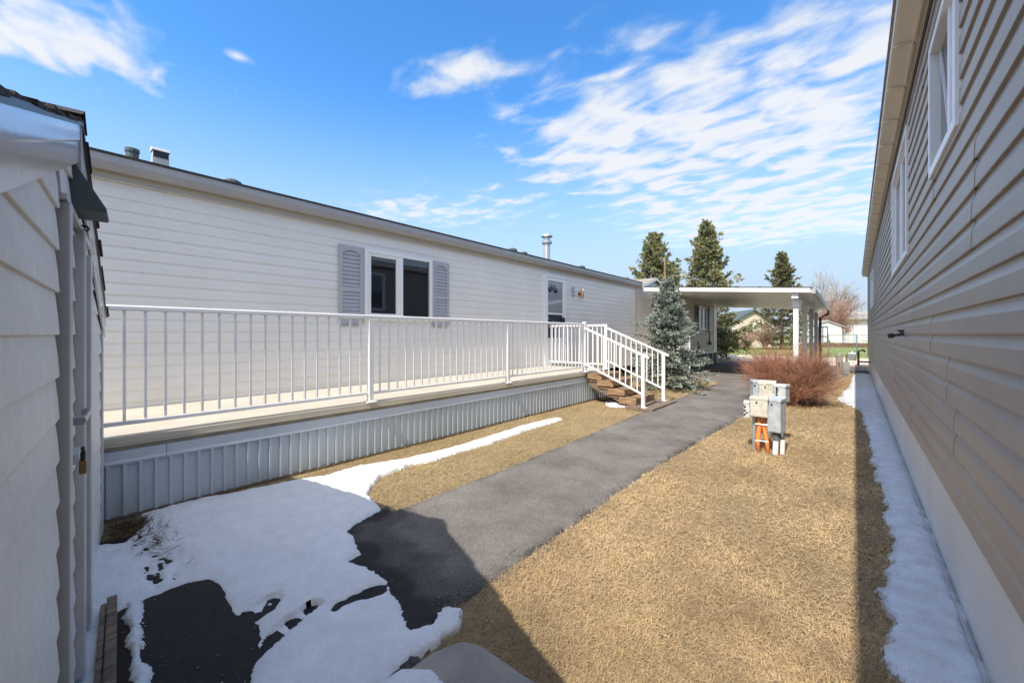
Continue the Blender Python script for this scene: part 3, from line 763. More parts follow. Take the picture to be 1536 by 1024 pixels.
# door with glazed storm door
fr = frame(MB(), 7.27, 8.14, .555, 2.62, .05, fnW, .0, .045)
slab_(fr, 7.20, 7.27, .6, 2.60, fnW, .0, .028)
door = fr.build('door', M['vinyl_white'], home, .003)
lf = MB()
slab_(lf, 7.32, 8.09, .57, 2.57, fnW, .002, .012)
frame(lf, 7.325, 8.085, .58, 2.565, .075, fnW, .012, .036)
slab_(lf, 7.40, 8.01, .655, 1.18, fnW, .012, .030)
slab_(lf, 7.40, 8.01, 1.72, 1.76, fnW, .012, .030)
lf.build('storm_door', M['vinyl_white'], door, .003)
slab_(MB(), 7.405, 8.005, 1.185, 1.72, fnW, .013, .018).build('lower_pane', M['glass_blue'], door)
slab_(MB(), 7.405, 8.005, 1.765, 2.485, fnW, .013, .018).build('upper_pane', M['glass_dim'], door)
fan = MB()
for k in range(4):                                             # fanlight of the inner door seen in the upper pane
    a_, b_ = PI*(.06+k*.235), PI*(.06+k*.235+.19)
    c = (7.60, 2.21)
    ring = [(c[0]+r*math.cos(t)*-1, c[1]+r*math.sin(t)) for r, t in ((.07, a_), (.20, a_), (.215, (a_+b_)/2), (.20, b_), (.07, b_))]
    fan.add([fnW(y, .0195, z) for y, z in ring], [(0, 1, 2, 3, 4)])
fan.build('fanlight', M['glass'], door)
hn = MB().box((XW+.03, 7.99, 1.50), (XW+.075, 8.03, 1.66)); hn.build('handle', M['black'], door, .004)
# lamp and its bracket beside the door
lp = MB().tube([(XW+.10, 8.78, 2.16), (XW+.10, 8.78, 2.20), (XW+.10, 8.78, 2.32), (XW+.10, 8.78, 2.37), (XW+.10, 8.78, 2.41)], [.02, .038, .05, .04, .015], 10)
lamp = lp.build('wall_lamp', M['copper'], home, smooth=True)
MB().tube([(XW+.012, 8.78, 2.28), (XW+.03, 8.78, 2.28)], .05, 10).tube([(XW+.02, 8.78, 2.28), (XW+.10, 8.78, 2.28)], .018, 8).build('bracket', M['brass'], lamp)
MB().tube([(XW+.10, 8.78, 2.375), (XW+.10, 8.78, 2.40)], [.058, .03], 10).build('lamp_cap', M['white'], lamp)
# narrow bracket plates left of the lamp
pl = MB()
for z in (2.38, 2.30, 2.22): pl.box((XW+.012, 8.40, z), (XW+.024, 8.58, z+.025))
pl.box((XW+.012, 8.47, 2.18), (XW+.022, 8.49, 2.44)); pl.build('plate', M['shutter'], home)

# addition under the carport
XA = -4.45
ad = siding(MB(), (XA, 13.6), (XA, 18.44), .58, 2.62, (1, 0), DUTCH, exp=.17, seed=8)
siding(ad, (-5.29, 13.6), (XA, 13.6), .58, 2.62, (0, -1), DUTCH, exp=.17, seed=9)
ad.box((-8.5, 13.604, .02), (XA-.004, 18.44, 2.66))
ad.build('addition_wall', M['shaded_siding'], home)
MB().box((XA-.01, 18.02, .58), (XA+.024, 18.46, 2.64)).build('corner_post', M['vinyl_white'], home)  # corner trim, widened; the white stands in for the skylit wall end
MB().box((XA-.01, 13.58, .58), (XA+.022, 13.67, 2.64)).build('corner_post', M['vinyl_white'], home)
fnA = lambda a, q, z: (XA+q, a, z)
home_window(home, fnA, 15.85, 16.85, 1.42, 2.33, 2, glass='glass_dim')
shutter(home, fnA, 15.42, 15.83, 1.38, 2.36, 'shutter_dark'); shutter(home, fnA, 16.88, 17.32, 1.38, 2.36, 'shutter_dark')
sk = MB()
def ribs(y0, y1, per, dep):
    pts = []; y = y0
    while y < y1:
        pts += [(y, 0), (y+per*.62, 0), (y+per*.68, dep), (y+per*.90, dep), (y+per*.96, 0)]; y += per
    return [(min(a, y1), b) for a, b in pts]+[(y1, 0)]
def rib_sheet(mb, prof, fn, z0, z1):
    n = len(prof)
    return mb.add([fn(a, b, z0) for a, b in prof]+[fn(a, b, z1) for a, b in prof], [(i, i+1, n+i+1, n+i) for i in range(n-1)])
rib_sheet(sk, ribs(13.65, 18.44, .2, .03), fnA, 0, .56)
slab_(MB(), 13.65, 18.46, .51, .578, fnA, .031, .05).build('skirt_cap', M['skirt_trim'], home)
sk.build('skirting', M['slate'], home)
for y0 in (13.61, 17.0, 17.75, 18.38): slab_(MB(), y0, y0+.07, 0, .5, fnA, .031, .045).build('skirt_post', M['skirt_trim'], home)
el = MB().tube([(XA+.03, 17.35, 1.40), (XA+.03, 17.35, .95)], .014, 6).box((XA+.014, 17.26, .84), (XA+.09, 17.42, .98))
MB().tube([(XA+.02, 16.2, .85), (XA+.025, 15.9, .70), (XA+.03, 15.85, .95), (XA+.02, 15.7, 1.0)], .012, 6).build('cable', M['dark_metal'], home)
el.build('meter_box', M['dark_metal'], home)

# ------------------------------------------------------------------ deck with skirting, railing and steps
XD = -3.86; ZD = .557
deck = thing('deck', 'raised beige deck with corrugated grey skirting along the cream home', 'deck', (XD, 3, 0))
MB().box((XW+.02, -1.2, .47), (XD+.012, 7.5, ZD)).build('floor', M['deck'], deck, .004)
MB().box((XD+.0125, -1.2, .512), (XD+.022, 7.5, .552)).box((XD+.0125, -1.2, .498), (XD+.028, 7.5, .510)).build('nosing', M['cream_trim'], deck)
MB().box((XD+.005, -1.2, .474), (XD+.020, 7.49, .496)).build('edge_beam', M['deck_edge'], deck)
fs = MB()
for y0, y1 in ((-1.2, .58), (.583, 3.0), (3.003, 5.4), (5.403, 7.5)):
    fs.prism([(.0, .375), (.020, .372), (.023, .385), (.014, .40), (.013, .468), (.0, .468)], y0, y1, lambda a, b, t: (XD+a, t, b))
fs.build('fascia', M['skirt_trim'], deck)
sk = MB(); fnD = lambda a, q, z: (XD+q, a, z)
rib_sheet(sk, ribs(-1.2, 7.5, .083, .019), fnD, .015, .374)
fnE = lambda a, q, z: (a, 7.495+q, z)
rib_sheet(sk, ribs(XW+.03, XD, .083, .014), fnE, .015, .47)
sk.build('skirting', M['skirt'], deck)
MB().box((XD-.01, -1.2, -.02), (XD+.022, 7.5, .014)).box((XW+.05, 7.485, -.02), (XD-.011, 7.52, .014)).build('base_channel', M['wood_grey'], deck)
MB().box((XD-.03, -1.1, .02), (XD-.02, 7.4, .46)).build('inner_frame', M['wood_grey'], deck)

def bar_mesh(name, a, b, w, h, m, bev=.002):
    """shared mesh; local origin at a"""
    mb = MB().beam((0, 0, 0), Vector(b)-Vector(a), w, h, up=(1, 0, 0) if abs(Vector(b).x-Vector(a).x)+abs(Vector(b).y-Vector(a).y) < 1e-6 else (0, 0, 1))
    return mb
ZT = ZD+.914
rail = thing('deck_railing', 'long white metal railing with slim balusters along the front of the deck', 'railing', (XD, 3, ZD))
loc0 = Vector((XD, 3, ZD))
MB().beam((XD, -1.2, ZT-.02), (XD, 6.585, ZT-.02), .05, .04).build('top_rail', M['white_alu'], rail, .01)
MB().beam((XD, -1.2, ZD+.095), (XD, 6.585, ZD+.095), .03, .028).build('bottom_rail', M['white_alu'], rail, .004)
def post_at(parent, lx, ly, z0, z1, wd=.052, plate=True):
    p = MB().box((lx-wd/2, ly-wd/2, z0), (lx+wd/2, ly+wd/2, z1))
    if plate: p.box((lx-wd, ly-wd, z0), (lx+wd, ly+wd, z0+.012))
    return p.build('post', M['white_alu'], parent, .004)
for y in (.03, 2.22, 4.41): post_at(rail, XD, y, ZD, ZT-.04)
post_at(rail, XD, 6.61, ZD, ZT+.03, .06)
bal = None
def balusters(parent, origin, pts, first=None):
    """pts: (x,y,z0,z1); the first bar is built, the others are copies of it"""
    src = first
    for x, y, z0, z1 in pts:
        if src is None:
            src = MB().box((-.008, -.008, 0), (.008, .008, z1-z0)).build('baluster', M['white_alu'], parent, local=True)
            o = src
        else:
            o = dup(src, parent=parent)
            o.scale = (1, 1, (z1-z0)/src['h'])
        if 'h' not in src: src['h'] = z1-z0
        o.location = (x-origin[0], y-origin[1], z0-origin[2])
    return src
pts = []
for b0, b1, n in ((-1.2, .03, 10), (.03, 2.22, 19), (2.22, 4.41, 19), (4.41, 6.61, 19)):
    for i in range(1, n+1):
        y = b0+(b1-b0)*i/(n+1)
        if y > -.6: pts.append((XD, y, ZD+.105, ZT-.035))
bal = balusters(rail, loc0, pts)

erail = thing('end_railing', 'short white railing closing the far end of the deck beyond the steps', 'railing', (-4.5, 7.47, ZD))
eo = (-4.5, 7.47, ZD)
MB().beam((XW+.03, 7.47, ZT-.02), (XD, 7.47, ZT-.02), .045, .04).build('top_rail', M['white_alu'], erail, .006)
MB().beam((XW+.03, 7.47, ZD+.095), (XD, 7.47, ZD+.095), .03, .028).build('bottom_rail', M['white_alu'], erail, .004)
post_at(erail, XD, 7.47, ZD, ZT, .055)
balusters(erail, eo, [(XW+.1+i*(XD-XW-.1)/13, 7.47, ZD+.105, ZT-.035) for i in range(13)])

for yy, lab in ((6.55, 'nearer white handrail sloping down the timber steps'), (7.49, 'farther white handrail sloping down the timber steps beside the small spruce')):
    hr = thing('stair_railing', lab, 'railing', (-2.70, yy, 0), group='handrails of the steps')
    o3 = (-2.70, yy, 0)
    zt = lambda x: .93+(-2.70-x)*.42
    zb = lambda x: .25+(-2.70-x)*.415
    MB().beam((XD+.03, yy, zt(XD+.03)-.02), (-2.60, yy, zt(-2.60)-.02), .042, .036).build('top_rail', M['white_alu'], hr, .008)
    MB().beam((XD+.02, yy, zb(XD+.02)), (-2.72, yy, zb(-2.72)), .028, .03).build('bottom_rail', M['white_alu'], hr, .004)
    post_at(hr, -2.70, yy, .03, .90, .056)
    balusters(hr, o3, [(XD+(i+1)*1.16/11, yy, zb(XD+(i+1)*1.16/11)+.01, zt(XD+(i+1)*1.16/11)-.035) for i in range(10)])

steps = thing('wooden_steps', 'weathered brown timber steps going down from the deck end to the path', 'steps', (-3.2, 7, 0))
for x0, x1, z1, h in ((-3.80, -3.50, .535, .10), (-3.60, -3.28, .43, .105), (-3.39, -3.06, .295, .11), (-3.17, -2.85, .16, .115)):
    MB().box((x0, 6.60, z1-h), (x1, 7.44, z1)).box((x0+.02, 6.63, z1-h-.05), (x0+.20, 6.74, z1-h-.001)).box((x0+.02, 7.30, z1-h-.05), (x0+.20, 7.41, z1-h-.001)).build('tread', M['wood'], steps, .006)
for y in (6.68, 7.36):
    MB().beam((-3.78, y, .38), (-2.9, y, .03), .05, .16).build('stringer', M['wood_grey'], steps)
MB().box((-2.98, 6.44, -.01), (-2.72, 7.60, .045)).box((-2.715, 6.44, -.01), (-2.50, 7.60, .04)).build('foot_board', M['wood_grey'], steps, .005)

snow('snow_patch', [(-3.55, 6.85), (-3.5, 7.25), (-3.2, 7.3), (-3.0, 7.1), (-2.98, 6.75), (-3.2, 6.5), (-3.4, 6.6)], .03, 6, .02, .05, .04, 6, .47, 'snow_old', label='leftover snow patch under the timber steps')

# ------------------------------------------------------------------ shed close by on the left
SK = math.atan(.105)
shed = thing('garden_shed', 'small pale grey shed with a dark shingled gable roof close by on the left', 'shed', (-3.69, .2295, 0), -SK)
E_ = Vector((math.cos(SK), -math.sin(SK), 0)); O_ = Vector((math.sin(SK), math.cos(SK), 0)); S0 = Vector((-3.69, .2295, 0))
def S(x, y, z): return tuple(S0+E_*x+O_*y+Vector((0, 0, z)))
W, AP, ZE, ZA = 3.36, 1.68, 1.395, 1.985
def rake(x): return ZA-(abs(x-AP)/AP)*(ZA-ZE)
def lx(X): return (X+3.69)/math.cos(SK)
sd = MB()
J = dict(j1=lx(-1.70), j2=lx(-2.10), j3=lx(-2.50))
def swall(mb, x0, x1, z0, z1, seed):
    p0, p1 = S(x0, 0, 0)[:2], S(x1, 0, 0)[:2]
    return siding(mb, p0, p1, z0, z1, O_[:2], LAP, exp=.116, seed=seed, two=False, length=9, top=lambda t: rake(x0+t)-.01)
swall(sd, J['j1']+.035, W, -.008, 2.0, 1)
swall(sd, J['j3']+.06, J['j1']+.0, 1.664, 2.0, 2)
swall(sd, .05, J['j3']-.02, -.008, 2.0, 3)
core = [(0, 0), (W, 0), (W, ZE), (AP, ZA), (0, ZE)]
n = 5
sd.add([S(x, -.008, z) for x, z in core]+[S(x, -2.6, z) for x, z in core], [(0,1,2,3,4), (9,8,7,6,5)]+[(i, (i+1) % 5, 5+(i+1) % 5, 5+i) for i in range(5)])
sd.build('wall', M['shed_vinyl'], shed)
MB().add([S(J['j3']-.02, -.004, 0.03), S(J['j1']+.036, -.004, .03), S(J['j1']+.036, -.004, 1.66), S(J['j3']-.02, -.004, 1.66)], [(0, 1, 2, 3)]).build('door_gap', M['shed_gap_shade'], shed)
for a, b, nm in ((J['j2']+.012, J['j1']-.09, 1), (J['j3']+.07, J['j2']-.085, 2)):
    d = MB(); swall(d, a, b, -.008, 1.62, 10+nm)
    dr = d.build('door', M['shed_vinyl'], shed)
    tr = MB()
    for x in (a-.02 if nm == 1 else a-.03,):
        pass
    if nm == 1:
        for x0, q in ((J['j1']-.075, .026), (J['j2']-.065, .030)):
            vs = MB()
            tr.add([S(x0, -.004, .05), S(x0+.075, -.004, .05), S(x0+.075, q, .05), S(x0+.06, q+.004, .05), S(x0, q, .05),
                    S(x0, -.004, 1.645), S(x0+.075, -.004, 1.645), S(x0+.075, q, 1.645), S(x0+.06, q+.004, 1.645), S(x0, q, 1.645)],
                   [(0,1,2,3,4), (9,8,7,6,5)]+[(i, (i+1) % 5, 5+(i+1) % 5, 5+i) for i in range(5)])
    else:
        x0 = J['j3']-.02; q = .028
        tr.add([S(x0, -.004, .05), S(x0+.08, -.004, .05), S(x0+.08, q, .05), S(x0, q, .05), S(x0, -.004, 1.60), S(x0+.08, -.004, 1.60), S(x0+.08, q, 1.60), S(x0, q, 1.60)],
               [(3,2,1,0),(4,5,6,7),(0,1,5,4),(1,2,6,5),(2,3,7,6),(3,0,4,7)])
    tr.build('door_trim', M['shed_trim'], dr, .003)
    if nm == 1:
        hb = MB(); zc = 1.005
        xa, xb = lx(-2.02), lx(-1.80)
        for (y0, y1, z0, z1, b0, b1) in ((.042, .052, zc-.007, zc+.007, xa, xb), (.0, .05, zc-.012, zc+.012, xb-.03, xb), (.028, .05, zc-.012, zc+.012, xa, xa+.03)):
            hb.add([S(b0, y0, z0), S(b1, y0, z0), S(b1, y1, z0), S(b0, y1, z0), S(b0, y0, z1), S(b1, y0, z1), S(b1, y1, z1), S(b0, y1, z1)],
                   [(3,2,1,0),(4,5,6,7),(0,1,5,4),(1,2,6,5),(2,3,7,6),(3,0,4,7)])
        hb.build('handle', M['grey_metal'], dr, .003)
        hp = MB(); xc = lx(-1.80)
        def sbox(m_, b0, b1, y0, y1, z0, z1):
            m_.add([S(b0, y0, z0), S(b1, y0, z0), S(b1, y1, z0), S(b0, y1, z0), S(b0, y0, z1), S(b1, y0, z1), S(b1, y1, z1), S(b0, y1, z1)],
                   [(3,2,1,0),(4,5,6,7),(0,1,5,4),(1,2,6,5),(2,3,7,6),(3,0,4,7)])
        sbox(hp, xc-.06, xc+.05, .012, .034, .885, .915)
        hp.build('hasp', M['shed_trim'], dr)
        pk = MB().tube([S(xc-.013, .045, .885), S(xc-.013, .045, .91), S(xc-.006, .045, .922), S(xc+.006, .045, .922), S(xc+.013, .045, .91), S(xc+.013, .045, .885)], .005, 8)
        sh = pk.build('shackle', M['black'], dr, smooth=True)
        pk = MB(); sbox(pk, xc-.019, xc+.019, .037, .054, .846, .887); pk.build('padlock', M['brass'], dr, .004)
# header and corner trims
tr = MB()
def sprism(m_, pts, y0, y1):
    k = len(pts); m_.add([S(x, y0, z) for x, z in pts]+[S(x, y1, z) for x, z in pts], [tuple(reversed(range(k))), tuple(range(k, 2*k))]+[(i, (i+1) % k, k+(i+1) % k, k+i) for i in range(k)])
sprism(tr, [(J['j3']-.02, 1.635), (J['j1']+.03, 1.648), (J['j1']+.03, 1.662), (J['j3']-.02, 1.662)], -.004, .022)
tr.build('door_header', M['shed_trim'], shed)
tr = MB(); sprism(tr, [(-.012, .0), (.09, .0), (.09, ZE-.005), (-.012, ZE-.03)], -.01, .017); sprism(tr, [(-.014, .0), (-.001, .0), (-.001, ZE-.05), (-.014, ZE-.05)], -.12, -.011)
tr.build('corner_trim', M['shed_trim'], shed, .003)
# rake fascia (glossy metal, in two bent strips) and shingled roof
def fascia(x0, x1):
    m_ = MB()
    def seg(t): return x0+(x1-x0)*t
    prof = [(.0, .012), (.0, .026), (-.062, .026), (-.068, .0225), (-.138, .0225), (-.142, .019), (-.142, .012)]
    k = len(prof)
    for i in range(1):
        A = [S(x0, q, rake(x0)+.012+dz) for dz, q in prof]; B = [S(x1, q, rake(x1)+.012+dz) for dz, q in prof]
        m_.add(A+B, [tuple(reversed(range(k))), tuple(range(k, 2*k))]+[(j, (j+1) % k, k+(j+1) % k, k+j) for j in range(k)])
    return m_
fascia(AP+.012, W+.08).build('fascia', M['fascia'], shed)
fascia(AP-.012, -.05).build('fascia', M['fascia'], shed)
sprm = MB(); sprism(sprm, [(AP-.0118, rake(AP)-.16), (AP+.0118, rake(AP)-.16), (AP+.0118, rake(AP)+.01), (AP-.0118, rake(AP)+.01)], .012, .028); sprm.build('fascia_joint', M['shed_trim'], shed)
rr = random.Random(4)
for sgn in (1, -1):
    m_ = MB(); nrow = 13
    for r in range(nrow):
        t0, t1 = r/nrow, (r+1.3)/nrow
        xa = AP+sgn*AP*1.045*(1-t0); xb = AP+sgn*AP*1.045*max(0, 1-t1)
        za, zb = rake(xa), rake(xb)
        y = .036+rr.uniform(-.006, .008)
        while y > -2.7:
            wdt = rr.uniform(.14, .30); j = rr.uniform(0, .006)
            if y < .1 and wdt < .2: wdt = .24
            y1 = y-wdt
            za_, zb_ = za+.023+j*.6, zb+.013
            th = .010
            m_.add([S(xa, y, za_), S(xa, y1, za_), S(xb, y1, zb_), S(xb, y, zb_), S(xa+sgn*rr.uniform(-.004, .006), y, za_-th), S(xa, y1, za_-th), S(xb, y1, zb_-.004), S(xb, y, zb_-.004)],
                   [(0, 1, 2, 3), (7, 6, 5, 4), (0, 4, 5, 1), (1, 5, 6, 2), (2, 6, 7, 3), (3, 7, 4, 0)])
            y = y1-.003
    for y in np.arange(.036, -2.7, -.17):                       # ridge caps
        if sgn == 1:
            m_.add([S(AP-.10, y, rake(AP-.10)+.038), S(AP, y, ZA+.052), S(AP+.10, y, rake(AP+.1)+.038), S(AP-.10, y-.2, rake(AP-.1)+.030), S(AP, y-.2, ZA+.044), S(AP+.10, y-.2, rake(AP+.1)+.030)],
                   [(0, 1, 4, 3), (1, 2, 5, 4)])
    m_.build('roof', M['shingle'], shed)
    # drip edge under the shingles
    de = MB(); xe = AP+sgn*AP*1.03
    de.add([S(AP, .032, ZA+.013), S(xe, .032, rake(xe)+.013), S(xe, -2.68, rake(xe)+.013), S(AP, -2.68, ZA+.013), S(AP, .032, ZA+.0), S(xe, .032, rake(xe)+.0), S(xe, -2.68, rake(xe)+.0), S(AP, -2.68, ZA+.0)],
           [(0, 1, 2, 3), (7, 6, 5, 4), (0, 4, 5, 1), (1, 5, 6, 2), (2, 6, 7, 3), (3, 7, 4, 0)])
    de.build('roof_deck', M['black'], shed)
# hooded outlet in the gable
hd = MB(); xa, xb = lx(-2.13), lx(-1.96)
hd.add([S(xa, .0, 1.83), S(xb, .0, 1.83), S(xb, .02, 1.83), S(xa, .02, 1.83), S(xa, .0, 1.685), S(xb, .0, 1.685), S(xb, .09, 1.70), S(xa, .09, 1.70), S(xb, .09, 1.685), S(xa, .09, 1.685)],
       [(0, 3, 2, 1), (3, 7, 6, 2), (7, 9, 8, 6), (0, 1, 5, 4), (1, 2, 6, 8, 5), (0, 4, 9, 7, 3), (4, 5, 8, 9)])
hd.build('vent_hood', M['dark_metal'], shed, .002)
hk = MB().tube([S(lx(-2.12), .01, 1.66), S(lx(-2.12), .035, 1.66), S(lx(-2.12), .04, 1.65), S(lx(-2.10), .035, 1.64)], .004, 6); hk.build('hook', M['black'], shed)

tb = thing('timber_edging', 'short weathered timber edging half under snow at the foot of the shed', 'timber', (-2.4, .1, 0))
MB().beam((-2.62, .203, .03), (-1.6, .113, .03), .034, .055).build('board', M['wood_grey'], tb, .004)
MB().beam((-2.58, .172, .025), (-1.6, .08, .025), .018, .055).build('stake_board', M['wood_grey'], tb, .003)
tag(snow('snow_edge', [(-3.3, .16), (-2.65, .205), (-1.6, .10), (-1.6, -.1), (-3.3, .0)], .035, 8, .012, .03, .02, 9, 0, 'snow', label='narrow snow ledge between the shed wall and the timber edging'), None)
snow('snow_crumbs', [(-2.66, .255), (-2.5, .29), (-2.3, .265), (-2.1, .25), (-2.0, .27), (-1.8, .22), (-1.6, .2), (-1.6, .16), (-2.0, .195), (-2.62, .24)], .03, 9, .01, .02, .03, 14, 0, 'snow', z0=.012, label='crumbly snow on the outer side of the timber edging')

# ------------------------------------------------------------------ tall taupe house on the right
hs_ = thing('taupe_house', 'tall taupe house with horizontal siding running along the right edge', 'house', (.5, 8, 0))
XR = .37
mb = MB()
# hand-set stagger so the lap joints fall as they do on the real wall
WINS = ((2.67, 3.52, 2.21, 3.0), (4.95, 6.77, 1.97, 3.12), (13.4, 15.5, 1.98, 2.9))
siding(mb, (XR, -2.0), (XR, 19.0), .47, 3.29, (-1, 0), DUTCH, seed=21, length=3.66, holes=[(a+2.02, b+1.98, c+.02, d-.02) for a, b, c, d in WINS])
mb.box((XR+.10, -2, .3), (7, 18.99, 3.3))
mb.build('wall', M['taupe'], hs_)
MB().box((XR-.022, 18.92, .45), (XR+.02, 19.01, 3.28)).build('corner_trim', M['dark_metal'], hs_)
MB().box((XR+.006, -2, -.02), (XR+.05, 19.0, .468)).build('skirt_board', M['skirt_white'], hs_)
for y in np.arange(1.2, 19, 2.44):
    pass
MB().prism([(-.018, -.01), (-.018, .022), (-.012, .022), (-.010, .004), (.005, .004), (.005, -.01)], -2, 19.0, lambda a, b, t: (XR+a, t, b)).build('base_flashing', M['galv'], hs_)
MB().box((XR-.024, -2, 3.245), (XR+.002, 19.0, 3.30)).build('frieze', M['black'], hs_)  # black strip along the wall top, just below the soffit
sf = MB()
y = -2.0; k = 0
while y < 19:
    y1 = min(y+.66, 19.1)
    sf.add([(XR-.155, y, 3.322), (XR-.0, y, 3.305), (XR-.0, y1, 3.305), (XR-.155, y1, 3.322), (XR-.155, y, 3.335), (XR-.0, y, 3.335), (XR-.0, y1, 3.335), (XR-.155, y1, 3.335)],
           [(3,2,1,0),(4,5,6,7),(0,1,5,4),(1,2,6,5),(2,3,7,6),(3,0,4,7)])
    sf.box((XR-.168, y-.012, 3.300), (XR-.06, y+.012, 3.3215))
    sf.box((XR-.062, y+.02, 3.296), (XR-.05, y1-.02, 3.3115))
    y = y1
sf.build('soffit', M['soffit'], hs_)
MB().box((XR-.165, -2, 3.336), (XR-.155, 19.1, 3.42)).build('fascia', M['soffit'], hs_)
MB().prism([(-.18, 3.421), (-.18, 3.44), (3.6, 4.2), (7.2, 3.44), (7.2, 3.421)], -2.1, 19.15, lambda a, b, t: (XR+a, t, b)).build('roof', M['shingle_old'], hs_)
fnR = lambda a, q, z: (XR-q, a, z)
def house_window(a0, a1, z0, z1, split, open_leaf=False):
    f = frame(MB(), a0, a1, z0, z1, .050, fnR, -.085, .028)
    wd = f.build('window', M['vinyl_white'], hs_, .002)
    s = MB(); m0 = a0+(a1-a0)*split
    slab_(s, m0-.026, m0+.026, z0+.05, z1-.05, fnR, -.082, .004)
    frame(s, a0+.051, m0-.027, z0+.051, z1-.051, .034, fnR, -.080, -.004)
    if not open_leaf: frame(s, m0+.027, a1-.051, z0+.051, z1-.051, .034, fnR, -.080, -.008)
    s.build('sash', M['vinyl_white'], wd, .002)
    slab_(MB(), a0+.045, a1-.045, z0+.045, z1-.045, fnR, -.079, -.020).build('pane', M['glass_blue'], wd)
    if open_leaf:
        c = MB().beam(fnR(a1-.10, -.012, z1-.07), fnR(m0+.05, -.012, z0+.06), .010, .010, up=(1, 0, 0)); c.build('sash_stay', M['vinyl_white'], wd)
house_window(*WINS[0], .42, True)
house_window(*WINS[1], .5)
house_window(*WINS[2], .5)
# tap on the wall
tp = thing('wall_tap', 'black outdoor tap sticking out of the taupe siding', 'tap', (XR, 5.6, 1.27))
tpb = MB().tube([(XR-.012, 5.3, 1.27), (XR-.03, 5.3, 1.27), (XR-.055, 5.31, 1.262)], [.026, .015, .015], 10)
tpb.build('tap_body', M['black'], tp)
MB().tube([(XR-.055, 5.31, 1.262), (XR-.085, 5.33, 1.258), (XR-.088, 5.332, 1.257), (XR-.115, 5.35, 1.254)], [.012, .014, .022, .024], 12).build('nozzle', M['black'], tp)
MB().tube([(XR-.035, 5.3, 1.27), (XR-.035, 5.3, 1.30)], .006, 6).tube([(XR-.06, 5.3, 1.302), (XR-.012, 5.3, 1.302)], .009, 8).build('tap_handle', M['black'], tp)

# ------------------------------------------------------------------ carport
cp = thing('carport', 'white flat carport roof on boxed posts over the drive', 'carport', (-2.9, 16, 0))
def cz(x, y): return 2.75+(x+5.05)*(2.42-2.75)/4.25-(y-12.3)*.014
X0, X1, Y0, Y1 = -5.05, -.8, 12.3, 19.9
def cslab(m_, x0, x1, y0, y1, d0, d1):
    m_.add([(x0, y0, cz(x0, y0)+d0), (x1, y0, cz(x1, y0)+d0), (x1, y1, cz(x1, y1)+d0), (x0, y1, cz(x0, y1)+d0), (x0, y0, cz(x0, y0)+d1), (x1, y0, cz(x1, y0)+d1), (x1, y1, cz(x1, y1)+d1), (x0, y1, cz(x0, y1)+d1)],
           [(3,2,1,0),(4,5,6,7),(0,1,5,4),(1,2,6,5),(2,3,7,6),(3,0,4,7)]); return m_
cslab(MB(), X0, X1+.02, Y0-.02, Y1+.02, -.018, .012).build('roof', M['shingle'], cp)
cslab(MB(), X0, X1, Y0+.021, Y1, -.115, -.0185).build('ceiling', M['white'], cp)
cslab(MB(), X0, X1-.03, Y0-.03, Y0+.02, -.125, -.0185).build('fascia', M['white'], cp)
m_ = MB()
for y0, y1 in ((Y0-.03, 16.1), (16.104, Y1)):
    cslab(m_, X1-.005, X1+.075, y0, y1, -.15, -.0185)
m_.build('gutter', M['gutter'], cp)
cslab(MB(), X1-.42, X1-.28, Y0+.05, Y1-.1, -.27, -.116).build('beam', M['white'], cp)
for i, y in enumerate((12.62, 15.0, 17.4, 19.6)):
    x = X1-.35; z1 = cz(x, y)-.272
    p = MB().box((x-.056, y-.056, .0), (x+.056, y+.056, z1)).box((x-.07, y-.07, .0), (x+.07, y+.07, .12)).box((x-.074, y-.074, z1-.20), (x+.074, y+.074, z1-.001))
    p.build('post', M['white'], cp, .005)
xd = X1+.03
MB().tube([(xd, 19.75, 2.16), (xd, 19.75, 2.06), (xd-.25, 19.68, 1.9), (xd-.25, 19.68, .05)], .045, 8).build('downpipe', M['dark_metal'], cp)
# porch railing of the addition
pr = thing('porch_railing', 'low white baluster railing behind the small spruce by the carport wall', 'railing', (-3.6, 13.6, 0))
for z in (1.48, .72):
    MB().beam((-4.0, 12.4, z), (-4.0, 13.35, z), .045, .04).build('rail', M['white_alu'], pr)
balusters(pr, (-3.6, 13.6, 0), [(-4.0, 12.48+i*.1, .73, 1.46) for i in range(9)])
post_at(pr, -4.0, 13.35, 0, 1.52, .06); post_at(pr, -4.0, 12.4, 0, 1.52, .06)
po = thing('porch', 'small porch platform under the carport at the addition wall', 'porch', (-3.9, 13.7, 0))
MB().box((XW+.03, 12.35, .58), (-3.97, 13.56, .66)).build('platform', M['deck'], po)
MB().box((XW+.05, 12.4, .0), (-4.03, 13.5, .578)).build('porch_skirt', M['skirt'], po)
